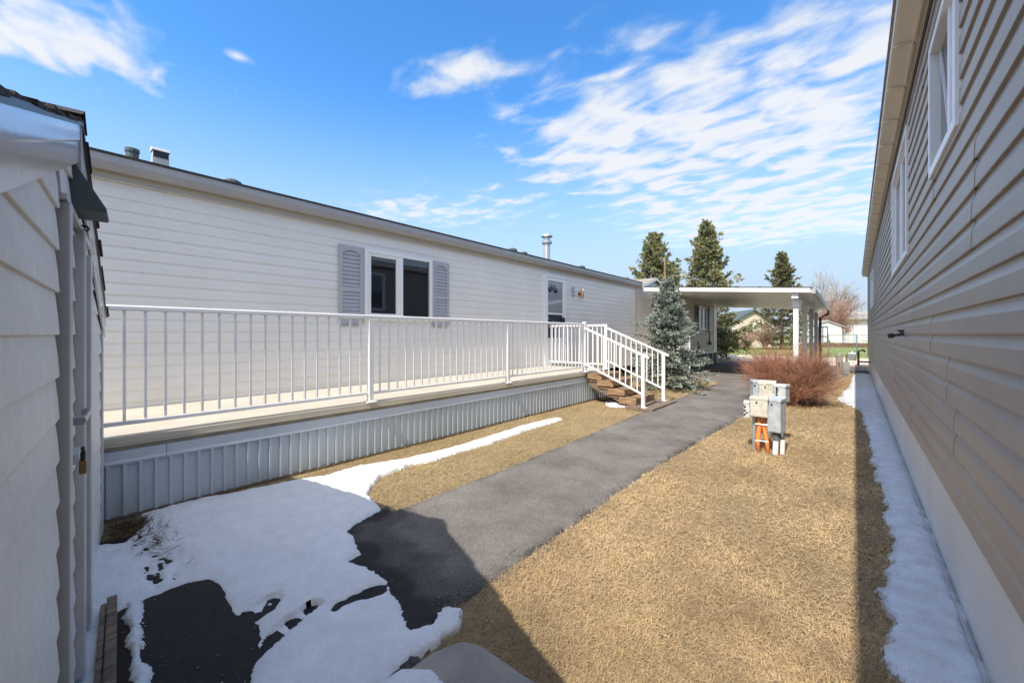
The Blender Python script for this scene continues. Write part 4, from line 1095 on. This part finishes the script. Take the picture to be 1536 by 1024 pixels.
# ------------------------------------------------------------------ utility boxes
ub = thing('utility_boxes', 'cluster of beige and grey utility boxes on pipes and orange conduits in the lawn', 'utility boxes', (-.76, 5.1, 0))
TH = .10                                     # the cluster faces the path
cu, su = math.cos(TH), math.sin(TH)
U0 = Vector((-.74, 5.08, 0))
def U(a, q, z): return (U0.x+a*cu-q*su, U0.y+a*su+q*cu, z)        # a to the right, q away from the viewer
def ubox(name, m_, a0, a1, q0, q1, z0, z1, lid=.0, bev=.006, turn=0.0):
    b = MB(); zt = z1; ac, qc = (a0+a1)/2, (q0+q1)/2; ct, st_ = math.cos(turn), math.sin(turn)
    def U(a, q, z, U_=globals()['U']): return U_(ac+(a-ac)*ct-(q-qc)*st_, qc+(a-ac)*st_+(q-qc)*ct, z)
    pts = [U(a0, q0, z0), U(a1, q0, z0), U(a1, q1, z0), U(a0, q1, z0), U(a0, q0, zt), U(a1, q0, zt), U(a1, q1, zt+lid), U(a0, q1, zt+lid)]
    b.add(pts, [(3,2,1,0),(4,5,6,7),(0,1,5,4),(1,2,6,5),(2,3,7,6),(3,0,4,7)])
    # overhanging cover
    o = .006
    pts = [U(a0-o, q0-o, zt-.03), U(a1+o, q0-o, zt-.03), U(a1+o, q1+o, zt-.03+lid), U(a0-o, q1+o, zt-.03+lid), U(a0-o, q0-o, zt+.004), U(a1+o, q0-o, zt+.004), U(a1+o, q1+o, zt+.004+lid), U(a0-o, q1+o, zt+.004+lid)]
    b.add(pts, [(3,2,1,0),(4,5,6,7),(0,1,5,4),(1,2,6,5),(2,3,7,6),(3,0,4,7)])
    ob = b.build(name, m_, ub, bev)
    dp = MB()
    pts = [U(a0+.012, q0-.003, z0+.014), U(a1-.012, q0-.003, z0+.014), U(a1-.012, q0+.001, z0+.014), U(a0+.012, q0+.001, z0+.014), U(a0+.012, q0-.003, zt-.034), U(a1-.012, q0-.003, zt-.034), U(a1-.012, q0+.001, zt-.034), U(a0+.012, q0+.001, zt-.034)]
    dp.add(pts, [(3,2,1,0),(4,5,6,7),(0,1,5,4),(1,2,6,5),(2,3,7,6),(3,0,4,7)]); dp.build('cover_plate', m_, ob, .0015)
    for zz_ in (z0+.05, zt-.07):
        MB().tube([U(a0-.002, q0-.004, zz_-.014), U(a0-.002, q0-.004, zz_+.014)], .005, 6).build('hinge', M['galv'], ob)
    lk = MB().tube([U((a0+a1)/2-.02, q0-.008, zt-.055), U((a0+a1)/2-.02, q0+.002, zt-.055)], .010, 8); lk.build('lock', M['black'], ob)
    return ob
ubox('front_box', M['box_beige'], -.13, .035, -.06, .07, .375, .585, .0, turn=-.1)
ubox('tall_box', M['box_grey'], .045, .170, -.05, .08, .225, .575, .02, turn=-.38)
sb = ubox('side_box', M['box_pale'], -.195, -.136, -.02, .07, .345, .525)
rb = ubox('rear_box', M['box_beige'], -.085, .085, .50, .64, .48, .695, .012); rb['label'] = 'rear beige box with grey side panel'
ubox('rear_side_box', M['box_grey'], -.165, -.092, .53, .67, .48, .705, turn=.3)
kb = ubox('terminal_box', M['box_pale'], .085, .205, .46, .58, .48, .68, turn=-.35)
for i in range(4): MB().tube([U(.095, .455, .52+i*.04), U(.095, .472, .52+i*.04)], .011, 6).build('knob', M['black'], kb)
for i in range(3): MB().tube([U(-.185+.018*(i % 2), -.03, .385+i*.022), U(-.185+.018*(i % 2), -.018, .385+i*.022)], .009, 6).build('knob', M['black'], sb)
og = MB()
og.tube([U(-.055, .02, .38), U(-.05, .02, .28), U(-.065, .01, .12), U(-.06, 0, -.01)], [.024, .022, .022, .022], 10)
o1 = og.build('conduit', M['orange'], ub, smooth=True)
MB().tube([U(.0, .03, .38), U(-.01, .03, .27), U(.015, .02, .12), U(.03, 0, -.01)], [.024, .022, .022, .022], 10).build('conduit', M['orange'], ub, smooth=True)
cl = MB()
for z in (.29, .11):
    cl.tube([U(-.088, -.016, z), U(.03, -.006, z)], .004, 6)
cl.build('clamp', M['galv'], ub)
MB().tube([U(-.10, .05, .36), U(-.10, .05, -.01)], .022, 10).tube([U(-.09, .10, .36), U(-.09, .10, -.01)], .03, 10).build('pipe', M['galv'], ub)
MB().tube([U(.11, .02, .23), U(.105, .01, -.01)], .038, 10).build('pipe', M['dark_metal'], ub)
MB().tube([U(.10, -.03, .13), U(.095, -.04, -.01)], .026, 10).tube([U(.155, .03, .14), U(.15, .02, -.01)], .03, 10).build('pipe', M['pvc'], ub)
MB().tube([U(.0, .55, .49), U(.0, .55, -.01)], .035, 10).tube([U(.13, .53, .49), U(.13, .53, -.01)], .03, 10).tube([U(-.12, .58, .49), U(-.12, .58, -.01)], .02, 8).build('rear_pipe', M['galv'], ub)

# ------------------------------------------------------------------ needles, twigs and trees
def unit(v): return v/np.maximum(np.linalg.norm(v, axis=-1, keepdims=True), 1e-9)
def cards(P, D, Ln, Wd, g):
    """diamond-shaped needle sprays"""
    R = unit(g.normal(size=P.shape)); S_ = unit(np.cross(D, R))*Wd[:, None]
    A = P; B = P+D*(Ln*.45)[:, None]+S_; C_ = P+D*Ln[:, None]; E = P+D*(Ln*.45)[:, None]-S_
    V = np.stack([A, B, C_, E], 1).reshape(-1, 3); i = np.arange(len(P))*4
    return V, np.stack([i, i+1, i+2, i+3], 1)
def tubes(P, Q, r0, r1, n=3):
    D = unit(Q-P); ref = np.where(np.abs(D[:, 2:3]) > .9, np.array([[1., 0, 0]]), np.array([[0, 0, 1.]]))
    A = unit(np.cross(D, ref)); B = np.cross(D, A)
    V = []
    for k in range(n):
        a = 2*PI*k/n; o = A*math.cos(a)+B*math.sin(a)
        V += [P+o*r0[:, None], Q+o*r1[:, None]]
    V = np.stack(V, 1).reshape(-1, 3); i = np.arange(len(P))*2*n; F = []
    for k in range(n):
        k2 = (k+1) % n; F.append(np.stack([i+2*k, i+2*k2, i+2*k2+1, i+2*k+1], 1))
    return V, np.concatenate(F)

def spruce(name, base, h, r, seed, m, label, cat='tree', whorls=26, per=8, tw=9, nc=12, cl=.10, cw=.022, group=None, pw=.85, z0=.06, gap=.0, lean=0, tipup=.25, skew=0.0):
    g = np.random.default_rng(seed); base = np.array(base, float)
    t = thing(name, label, cat, tuple(base), group=group)
    BP, BD, BL = [], [], []
    for i in range(whorls):
        f = z0+(1-z0)*(i/(whorls-1))**.92*.965
        for j in range(per if f < .9 else 5):
            if g.random() < gap: continue
            L_ = r*(1-f)**pw*(.50+.78*g.random()**1.3)+.03*h*.3
            a = 2*PI*(j+g.random()*.9)/per+i*2.4
            L_ *= 1+skew*math.cos(a*2+seed)+.10*math.sin(i*1.7+a)
            el = math.radians(-14+62*f**1.6+g.normal(0, 7))
            BP.append(base+np.array([lean*f*h, 0, h*f+g.normal(0, .006*h)])); BD.append([math.cos(a)*math.cos(el), math.sin(a)*math.cos(el), math.sin(el)]); BL.append(L_)
    BP, BD, BL = np.array(BP), np.array(BD), np.array(BL)
    up = np.array([0, 0, 1.])
    def along(k, s): return BP[k]+BD[k]*(BL[k]*s)[:, None]+up*(tipup*BL[k]*s**2*.6)[:, None]
    nb = len(BP)
    # side twigs
    k = np.repeat(np.arange(nb), tw); s = .12+.88*g.random(len(k))
    P0 = along(k, s); side = unit(np.cross(BD[k], up)); sg = np.where(g.random(len(k)) < .5, 1, -1)[:, None]
    TD = unit(BD[k]*.75+side*sg*(.35+.6*g.random((len(k), 1)))+up*(.12+.22*g.normal(size=(len(k), 1))))
    TL = (BL[k]*.36*(1.08-s)+.065*r)*(.6+.7*g.random(len(k)))
    # needle sprays on twigs and at branch ends
    q = np.repeat(np.arange(len(k)), nc); u = g.random(len(q))
    CP = P0[q]+TD[q]*(TL[q]*u)[:, None]
    CD = unit(TD[q]*.9+g.normal(0, .55, (len(q), 3))+up*.15)
    V, F = cards(CP, CD, cl*(.6+.8*g.random(len(q))), cw*(.7+.6*g.random(len(q))), g)
    # leader
    n2 = 60; zz_ = h*(.93+.085*g.random(n2)); CP2 = base+np.stack([np.full(n2, lean*h)+g.normal(0, .004*h, n2), g.normal(0, .004*h, n2), zz_], 1)
    V2, F2 = cards(CP2, unit(np.stack([g.normal(0, .5, n2), g.normal(0, .5, n2), .4+g.random(n2)], 1)), np.full(n2, cl*.8), np.full(n2, cw), g)
    F2 = F2+len(V); V = np.concatenate([V, V2]); F = np.concatenate([F, F2])
    np_mesh('crown', V, F, m, t)
    Vb, Fb = tubes(BP, along(np.arange(nb), np.ones(nb)), np.full(nb, .006*h**.5*2), np.full(nb, .002), 3)
    np_mesh('limbs', Vb, Fb, M['bark'], t)
    tk = MB().tube([tuple(base+np.array([0, 0, -.05])), tuple(base+np.array([lean*h*.5, 0, h*.5])), tuple(base+np.array([lean*h, 0, h*.985]))], [.019*h, .011*h, .003*h], 8)
    tk.build('trunk', M['bark'], t)
    return t
spruce('blue_spruce', (-3.36, 9.55, 0), 2.50, 1.12, 3, M['needle_blue'], 'small frosty blue spruce beside the steps under the carport edge', whorls=27, per=8, tw=13, nc=17, cl=.062, cw=.0105, pw=.92, gap=.05, tipup=.16, skew=.04)
spruce('spruce_tree', (-9.17, 23.7, 0), 7.2, 2.7, 12, M['needle_green'], 'rounded spruce rising behind the cream home roof', group='spruces behind the carport', whorls=26, per=9, tw=11, nc=14, cl=.17, cw=.034, pw=.85, tipup=.75, gap=.24)
spruce('spruce_tree', (-5.55, 21.3, 0), 6.75, 2.35, 22, M['needle_green'], 'tallest looking spruce rising above the middle of the carport', group='spruces behind the carport', whorls=28, per=9, tw=11, nc=14, cl=.16, cw=.032, pw=.95, tipup=.75, skew=.06, gap=.24)
spruce('spruce_tree', (-4.55, 39.5, 0), 7.9, 2.8, 31, M['needle_dark'], 'smaller looking dark spruce above the right half of the carport', group='spruces behind the carport', whorls=22, per=9, tw=10, nc=11, cl=.20, cw=.044, pw=1.0, gap=.26, tipup=.55)
spruce('spruce_tree', (-8.95, 26.5, 0), 5.9, 1.3, 41, M['needle_green'], 'short spruce just right of the rounded one', group='spruces behind the carport', whorls=20, per=8, tw=8, nc=10, cl=.17, cw=.034, pw=.9, gap=.15)

def bushy(name, base, seed, m, label, cat, nst, h, spread, levels, r0, per, group=None, droop=.0, trunk=False, up=1.0, kids=4, wig=.35):
    """shrub or bare tree of many forking twigs"""
    g = np.random.default_rng(seed); base = np.array(base, float)
    t = thing(name, label, cat, tuple(base), group=group)
    a = g.random(nst)*2*PI; sp = spread*np.sqrt(g.random(nst))
    P = base+np.stack([np.cos(a)*.04*nst**.5*.3*g.random(nst), np.sin(a)*.04*nst**.5*.3*g.random(nst), np.zeros(nst)], 1)
    D = unit(np.stack([np.cos(a)*sp, np.sin(a)*sp, np.full(nst, up)], 1)); Ln = h*.5*(.6+.6*g.random(nst)); R = np.full(nst, r0)
    VS, FS, off = [], [], 0
    segs = []
    for lv in range(levels+1):
        n = len(P); pts = [P]; d = D
        for s in range(3):
            d = unit(d+g.normal(0, wig*.45, (n, 3))+np.array([0, 0, .10-droop*lv]))
            pts.append(pts[-1]+d*(Ln/3)[:, None])
        for s in range(3):
            f0, f1 = 1-.45*s/3, 1-.45*(s+1)/3
            V, F = tubes(pts[s], pts[s+1], R*f0, R*f1, 3); VS.append(V); FS.append(F+off); off += len(V)
        if lv == levels: break
        k = np.repeat(np.arange(n), kids); u = .25+.75*g.random(len(k)); x = u*3; i = np.minimum(x.astype(int), 2); fr = x-i
        A = np.stack(pts, 1); P = A[k, i]*(1-fr)[:, None]+A[k, i+1]*fr[:, None]
        D = unit(unit(A[k, i+1]-A[k, i])+g.normal(0, .55, (len(k), 3))+np.array([0, 0, .12]))
        Ln = Ln[k]*(.38+.35*g.random(len(k))); R = R[k]*.52
    V = np.concatenate(VS); F = np.concatenate(FS)
    np_mesh('crown', V, F, m, t)
    if trunk: MB().tube([tuple(base), tuple(base+np.array([0, 0, h*.3])), tuple(base+np.array([.1, 0, h*.6]))], [r0*1.5, r0*1.0, r0*.3], 7).build('trunk', M['bark'], t)
    else: MB().tube([tuple(base+np.array([0, 0, -.03])), tuple(base+np.array([0, 0, .1]))], [r0*5, r0*3.5], 8).build('stump', M['bark'], t)
    return t
bushy('red_twig_shrub', (-.92, 8.95, 0), 5, M['twig_red'], 'wide leafless red brown shrub beside the path in front of the carport post', 'shrub', 140, 1.22, 1.42, 3, .0075, 0, kids=6, wig=.42, up=.95)
bushy('bare_shrub', (-6.8, 37.6, 0), 6, M['twig_rust'], 'small bare reddish shrub before the beige house', 'shrub', 26, 2.0, .6, 2, .02, 0, kids=7)
bushy('bare_shrub', (-5.6, 38.4, 0), 16, M['twig_rust'], 'small bare reddish shrub before the pale board fence', 'shrub', 26, 2.6, .6, 2, .02, 0, kids=7)
bushy('bare_tree', (-2.3, 63.8, 0), 7, M['twig_pale'], 'tall pale leafless tree behind the white shed', 'tree', 7, 10.5, .35, 4, .10, 0, trunk=True, kids=5, wig=.3)
bushy('bare_tree', (-6.2, 64.5, 0), 17, M['twig_pale'], 'thin pale leafless tree between the dark spruce and the tall bare one', 'tree', 5, 8.2, .3, 4, .07, 0, trunk=True, kids=4, wig=.3)
bushy('rusty_tree', (-1.5, 57.5, 0), 8, M['twig_rust'], 'low rust coloured leafless tree above the white shed roof', 'tree', 24, 6.6, .8, 3, .05, 0, trunk=True, kids=6, wig=.35)
def shrub(name, base, r, h, n, seed, m, label, cl=.07, cw=.025):
    g = np.random.default_rng(seed); base = np.array(base, float); t = thing(name, label, 'shrub', tuple(base))
    c = g.normal(0, .4, (14, 3))*np.array([r, r, h*.4])+np.array([0, 0, h*.55]); k = g.integers(0, 14, n)
    P = base+c[k]+g.normal(0, .16, (n, 3))*np.array([r, r, h*.8]); P[:, 2] = np.maximum(P[:, 2], .02)
    D = unit(P-base-np.array([0, 0, h*.3])+g.normal(0, .3, (n, 3)))
    V, F = cards(P, D, cl*(.6+.8*g.random(n)), cw*(.7+.6*g.random(n)), g); np_mesh('foliage', V, F, m, t)
    MB().tube([tuple(base), tuple(base+np.array([0, 0, h*.6]))], [.04, .015], 6).build('stem', M['bark'], t)
shrub('evergreen_shrub', (-4.9, 22.3, 0), .6, 1.5, 2600, 3, M['shrub_green'], 'light green low evergreen shrub at the far corner of the cream home', .10, .035)
st = thing('garden_stake', 'thin tan stake standing behind the top of the blue spruce', 'stake', (-3.5, 9.8, 0))
MB().beam((-3.5, 9.8, 0), (-3.5, 9.8, 3.12), .032, .032, up=(1, 0, 0)).build('pole', M['wood'], st)

# weeds poking through the snow by the deck
wd = np.random.default_rng(9)
n = 900; P = np.stack([-3.72+wd.random(n)*.34, .27+wd.random(n)*.22, np.full(n, .0)], 1); D = unit(np.stack([wd.normal(0, 1, n), wd.normal(0, 1, n), .35+.5*wd.random(n)], 1))
P2 = np.stack([-3.2+wd.normal(0, .16, 160), .42+wd.normal(0, .05, 160), np.full(160, .03)], 1); D2 = unit(np.stack([wd.normal(0, 1, 160), wd.normal(0, 1, 160), .3+.3*wd.random(160)], 1))
P = np.concatenate([P, P2]); D = np.concatenate([D, D2])
V, F = cards(P, D, .04+.05*wd.random(len(P)), np.full(len(P), .0018), wd)
tag(np_mesh('weeds', V, F, leaf_mat('dead_weeds', (.035, .028, .014), (.13, .095, .045), 0)), 'dead weeds sticking out of the snow near the shed corner', 'weeds', kind='stuff')

# ------------------------------------------------------------------ things at the far end of the yard
bl = thing('concrete_post', 'weathered grey concrete post at the end of the lawn', 'post', (-.35, 15.4, 0))
MB().tube([(-.35, 15.4, -.02), (-.35, 15.4, .66), (-.35, 15.4, .70)], [.085, .08, .07], 12).build('shaft', M['concrete'], bl)
MB().box((-.37, 15.31, .30), (-.33, 15.322, .44)).build('bracket', M['rust'], bl)
gm = thing('gas_meter', 'grey gas meter with rusty pipes at the far corner of the taupe house', 'meter', (.0, 17.1, 0))
MB().box((-.16, 17.0, .42), (.04, 17.2, .66)).tube([(-.06, 17.1, .66), (-.06, 17.1, .70)], .08, 10).build('meter_body', M['grey_metal'], gm, .01)
MB().tube([(.09, 17.1, .25), (.09, 17.1, .72), (.2, 17.1, .76), (.26, 17.1, .70)], .03, 8).tube([(.09, 17.1, .38), (.38, 17.1, .38)], .025, 8).tube([(-.2, 17.1, .0), (-.2, 17.1, .6), (-.13, 17.1, .62)], .025, 8).build('meter_pipe', M['rust'], gm)
MB().box((-.33, 16.95, -.01), (-.12, 17.15, .36)).build('pedestal', M['glass_dim'], gm, .01)
MB().box((-.02, 16.9, -.01), (.34, 17.3, .10)).build('plinth', M['dark_metal'], gm, .01)

bh = thing('beige_house', 'beige gabled house far behind the carport', 'house', (-9, 52, 0))
dirx = Vector((.857, .516, 0)); diry = Vector((-.516, .857, 0)); B0 = Vector((-10.45, 50.2, 0))
def Bp(a, q, z): return tuple(B0+dirx*a+diry*q+Vector((0, 0, z)))
m_ = MB(); pr_ = [(0, 0), (4.4, 0), (4.4, 2.55), (2.2, 3.85), (0, 2.55)]
m_.add([Bp(x, 0, z) for x, z in pr_]+[Bp(x, 9, z) for x, z in pr_], [(4,3,2,1,0), (5,6,7,8,9)]+[(i, (i+1) % 5, 5+(i+1) % 5, 5+i) for i in range(5)])
for i in range(18):
    z = .2+i*.2; x0, x1 = 0, 4.4
    if z > 2.55: k_ = (z-2.55)/1.3*2.2; x0 += k_; x1 -= k_
    if x1-x0 > .2: m_.add([Bp(x0, -.002, z-.19), Bp(x1, -.002, z-.19), Bp(x1, -.03, z-.19), Bp(x0, -.03, z-.19), Bp(x1, -.004, z), Bp(x0, -.004, z)], [(0, 1, 2, 3), (3, 2, 4, 5)])
m_.build('wall', M['beige_house'], bh)
m_ = MB()
for x0, z0, x1, z1 in ((-.35, 2.38, 2.2, 3.89), (4.75, 2.38, 2.2, 3.89)):
    m_.add([Bp(x0, -.35, z0), Bp(x1, -.35, z1), Bp(x1, 9, z1), Bp(x0, 9, z0), Bp(x0, -.35, z0+.16), Bp(x1, -.35, z1+.16), Bp(x1, 9, z1+.16), Bp(x0, 9, z0+.16)],
           [(0,1,2,3),(7,6,5,4),(0,4,5,1),(1,5,6,2),(2,6,7,3),(3,7,4,0)])
m_.build('roof', M['dark_metal'], bh)
fnB = lambda a, q, z: Bp(a, -q-.03, z)
home_window(bh, fnB, 2.1, 3.0, 1.4, 2.4, 1, glass='glass_dim'); shutter(bh, fnB, 1.72, 2.08, 1.35, 2.45, 'shutter_dark')
bw = thing('board_fence', 'pale beige board fence panel in front of the beige house', 'fence', (-6.5, 44.4, 0))
m_ = MB()
for i in range(10):
    a0 = Vector((-7.35, 43.8, 0)).lerp(Vector((-5.77, 45.1, 0)), i/10); a1 = Vector((-7.35, 43.8, 0)).lerp(Vector((-5.77, 45.1, 0)), (i+.97)/10)
    m_.beam(tuple(a0+Vector((0, 0, .95))), tuple(a1+Vector((0, 0, .95))), .03, 1.9)
m_.build('boards', M['beige_board'], bw)
MB().beam((-7.35, 43.84, .5), (-5.77, 45.14, .5), .04, .09).beam((-7.35, 43.84, 1.5), (-5.77, 45.14, 1.5), .04, .09).build('fence_rail', M['wood_grey'], bw)

def wire_fence(name, label, p, q, h, nposts, m):
    t = thing(name, label, 'fence', tuple((Vector(p)+Vector(q))/2))
    p, q = Vector(p), Vector(q)
    for i in range(nposts):
        a = p.lerp(q, i/(nposts-1)); MB().tube([tuple(a), tuple(a+Vector((0, 0, h+.04)))], .03, 6).build('post', m, t)
    MB().beam(tuple(p+Vector((0, 0, h))), tuple(q+Vector((0, 0, h))), .035, .035).build('top_rail', m, t)
    w_ = MB(); Lf = (q-p).length; d = (q-p)/Lf; st_ = .16
    k_ = int(Lf/st_)
    for i in range(-int(h/st_), k_):
        a, b = max(0, i*st_), min(Lf, i*st_+h)
        if b > a:
            w_.beam(tuple(p+d*a+Vector((0, 0, a-i*st_))), tuple(p+d*b+Vector((0, 0, b-i*st_))), .006, .006)
            w_.beam(tuple(p+d*a+Vector((0, 0, h-(a-i*st_)))), tuple(p+d*b+Vector((0, 0, h-(b-i*st_)))), .006, .006)
    w_.build('mesh', m, t)
wire_fence('wire_fence', 'thin wire mesh fence across the green lawn', (-1.2, 30.5, 0), (1.4, 32.6, 0), 1.22, 3, M['chain'])
wire_fence('wire_fence', 'green wire fence between the board fence and the carport posts', (-5.6, 42.5, 0), (-3.0, 44.5, 0), 1.4, 3, M['chain'])
rw = thing('timber_border', 'low rusty brown timber border behind the green lawn', 'border', (-.7, 49.5, 0))
MB().beam((-3.4, 47.2, .18), (2.6, 52.2, .18), .15, .36).beam((-3.4, 47.3, .40), (2.6, 52.3, .40), .18, .08).build('beam', M['rust'], rw)

ws = thing('white_shed', 'white garden shed with dark door trim and gable roof far behind the lawn', 'shed', (-2, 53.5, 0))
W0 = Vector((-3.1, 52.7, 0)); wx = Vector((.76, .65, 0)); wy = Vector((-.65, .76, 0))
def Wp(a, q, z): return tuple(W0+wx*a+wy*q+Vector((0, 0, z)))
m_ = MB(); pw_ = [(0, 0), (2.75, 0), (2.75, 2.05), (1.2, 2.6), (0, 2.3)]
m_.add([Wp(x, 0, z) for x, z in pw_]+[Wp(x, 2.5, z) for x, z in pw_], [(4,3,2,1,0), (5,6,7,8,9)]+[(i, (i+1) % 5, 5+(i+1) % 5, 5+i) for i in range(5)])
m_.build('wall', M['house_white'], ws)
m_ = MB()
for x0, z0, x1, z1 in ((-.15, 2.27, 1.2, 2.61), (2.95, 1.98, 1.2, 2.61)):
    m_.add([Wp(x0, -.15, z0), Wp(x1, -.15, z1), Wp(x1, 2.6, z1), Wp(x0, 2.6, z0), Wp(x0, -.15, z0+.12), Wp(x1, -.15, z1+.12), Wp(x1, 2.6, z1+.12), Wp(x0, 2.6, z0+.12)],
           [(0,1,2,3),(7,6,5,4),(0,4,5,1),(1,5,6,2),(2,6,7,3),(3,7,4,0)])
m_.build('roof', M['roof_grey'], ws)
fnS = lambda a, q, z: Wp(a, -q, z)
m_ = frame(MB(), .2, 1.25, .1, 2.1, .09, fnS, .0, .04); slab_(m_, .68, .77, .19, 2.01, fnS, 0, .04); slab_(m_, .29, .68, 1.0, 1.07, fnS, 0, .038); slab_(m_, .77, 1.16, 1.0, 1.07, fnS, 0, .038)
m_.build('door_trim', M['shutter_dark'], ws)
wh = thing('white_house', 'long white house with grey roof at the far right behind the swing', 'house', (1, 63, 0))
W1 = Vector((-1.25, 62.0, 0))
def Hp(a, q, z): return tuple(W1+wx*a+wy*q+Vector((0, 0, z)))
m_ = MB(); pr_ = [(0, 0), (14, 0), (14, 3.1), (0, 3.1)]
m_.add([Hp(x, 0, z) for x, z in pr_]+[Hp(x, 7, z) for x, z in pr_], [(3,2,1,0), (4,5,6,7)]+[(i, (i+1) % 4, 4+(i+1) % 4, 4+i) for i in range(4)])
for i in range(15):
    z = i*.2; m_.add([Hp(0, -.002, z), Hp(14, -.002, z), Hp(14, -.03, z), Hp(0, -.03, z), Hp(14, -.004, z+.195), Hp(0, -.004, z+.195)], [(0, 1, 2, 3), (3, 2, 4, 5)])
m_.build('wall', M['house_white'], wh)
m_ = MB(); m_.add([Hp(-.4, -.5, 3.0), Hp(14.4, -.5, 3.0), Hp(14.4, 3.5, 4.2), Hp(1.6, 3.5, 4.2), Hp(-.4, 7.5, 3.0), Hp(14.4, 7.5, 3.0), Hp(-.4, -.5, 3.2), Hp(14.4, -.5, 3.2)],
                  [(6, 7, 2, 3), (0, 1, 7, 6), (0, 6, 3, 4), (4, 3, 2, 5), (0, 4, 5, 1)])
m_.build('roof', M['roof_grey'], wh)
sw = thing('swing_frame', 'metal swing frame standing on the far lawn before the white house', 'swing', (.4, 53, 0))
a0 = Vector((-.0, 52.6, 0)); ax = Vector((.76, .65, 0)); ay = Vector((-.65, .76, 0))
def Wq(a, q, z): return tuple(a0+ax*a+ay*q+Vector((0, 0, z)))
for e in (0, 2.6):
    MB().tube([Wq(e-.38, -.5, 0), Wq(e, 0, 2.15)], .07, 6).tube([Wq(e+.42, .5, 0), Wq(e, 0, 2.15)], .07, 6).tube([Wq(e-.19, -.25, 1.05), Wq(e+.2, .25, 1.05)], .035, 6).build('leg_pair', M['shutter'], sw)
MB().tube([Wq(0, 0, 2.15), Wq(2.6, 0, 2.15)], .05, 6).build('crossbar', M['shutter'], sw)
MB().tube([Wq(.8, 0, 2.12), Wq(.8, 0, .55)], .014, 5).tube([Wq(1.3, 0, 2.12), Wq(1.3, 0, .55)], .014, 5).tube([Wq(.75, 0, .55), Wq(1.35, 0, .55)], .05, 6).build('swing_seat', M['rust'], sw)
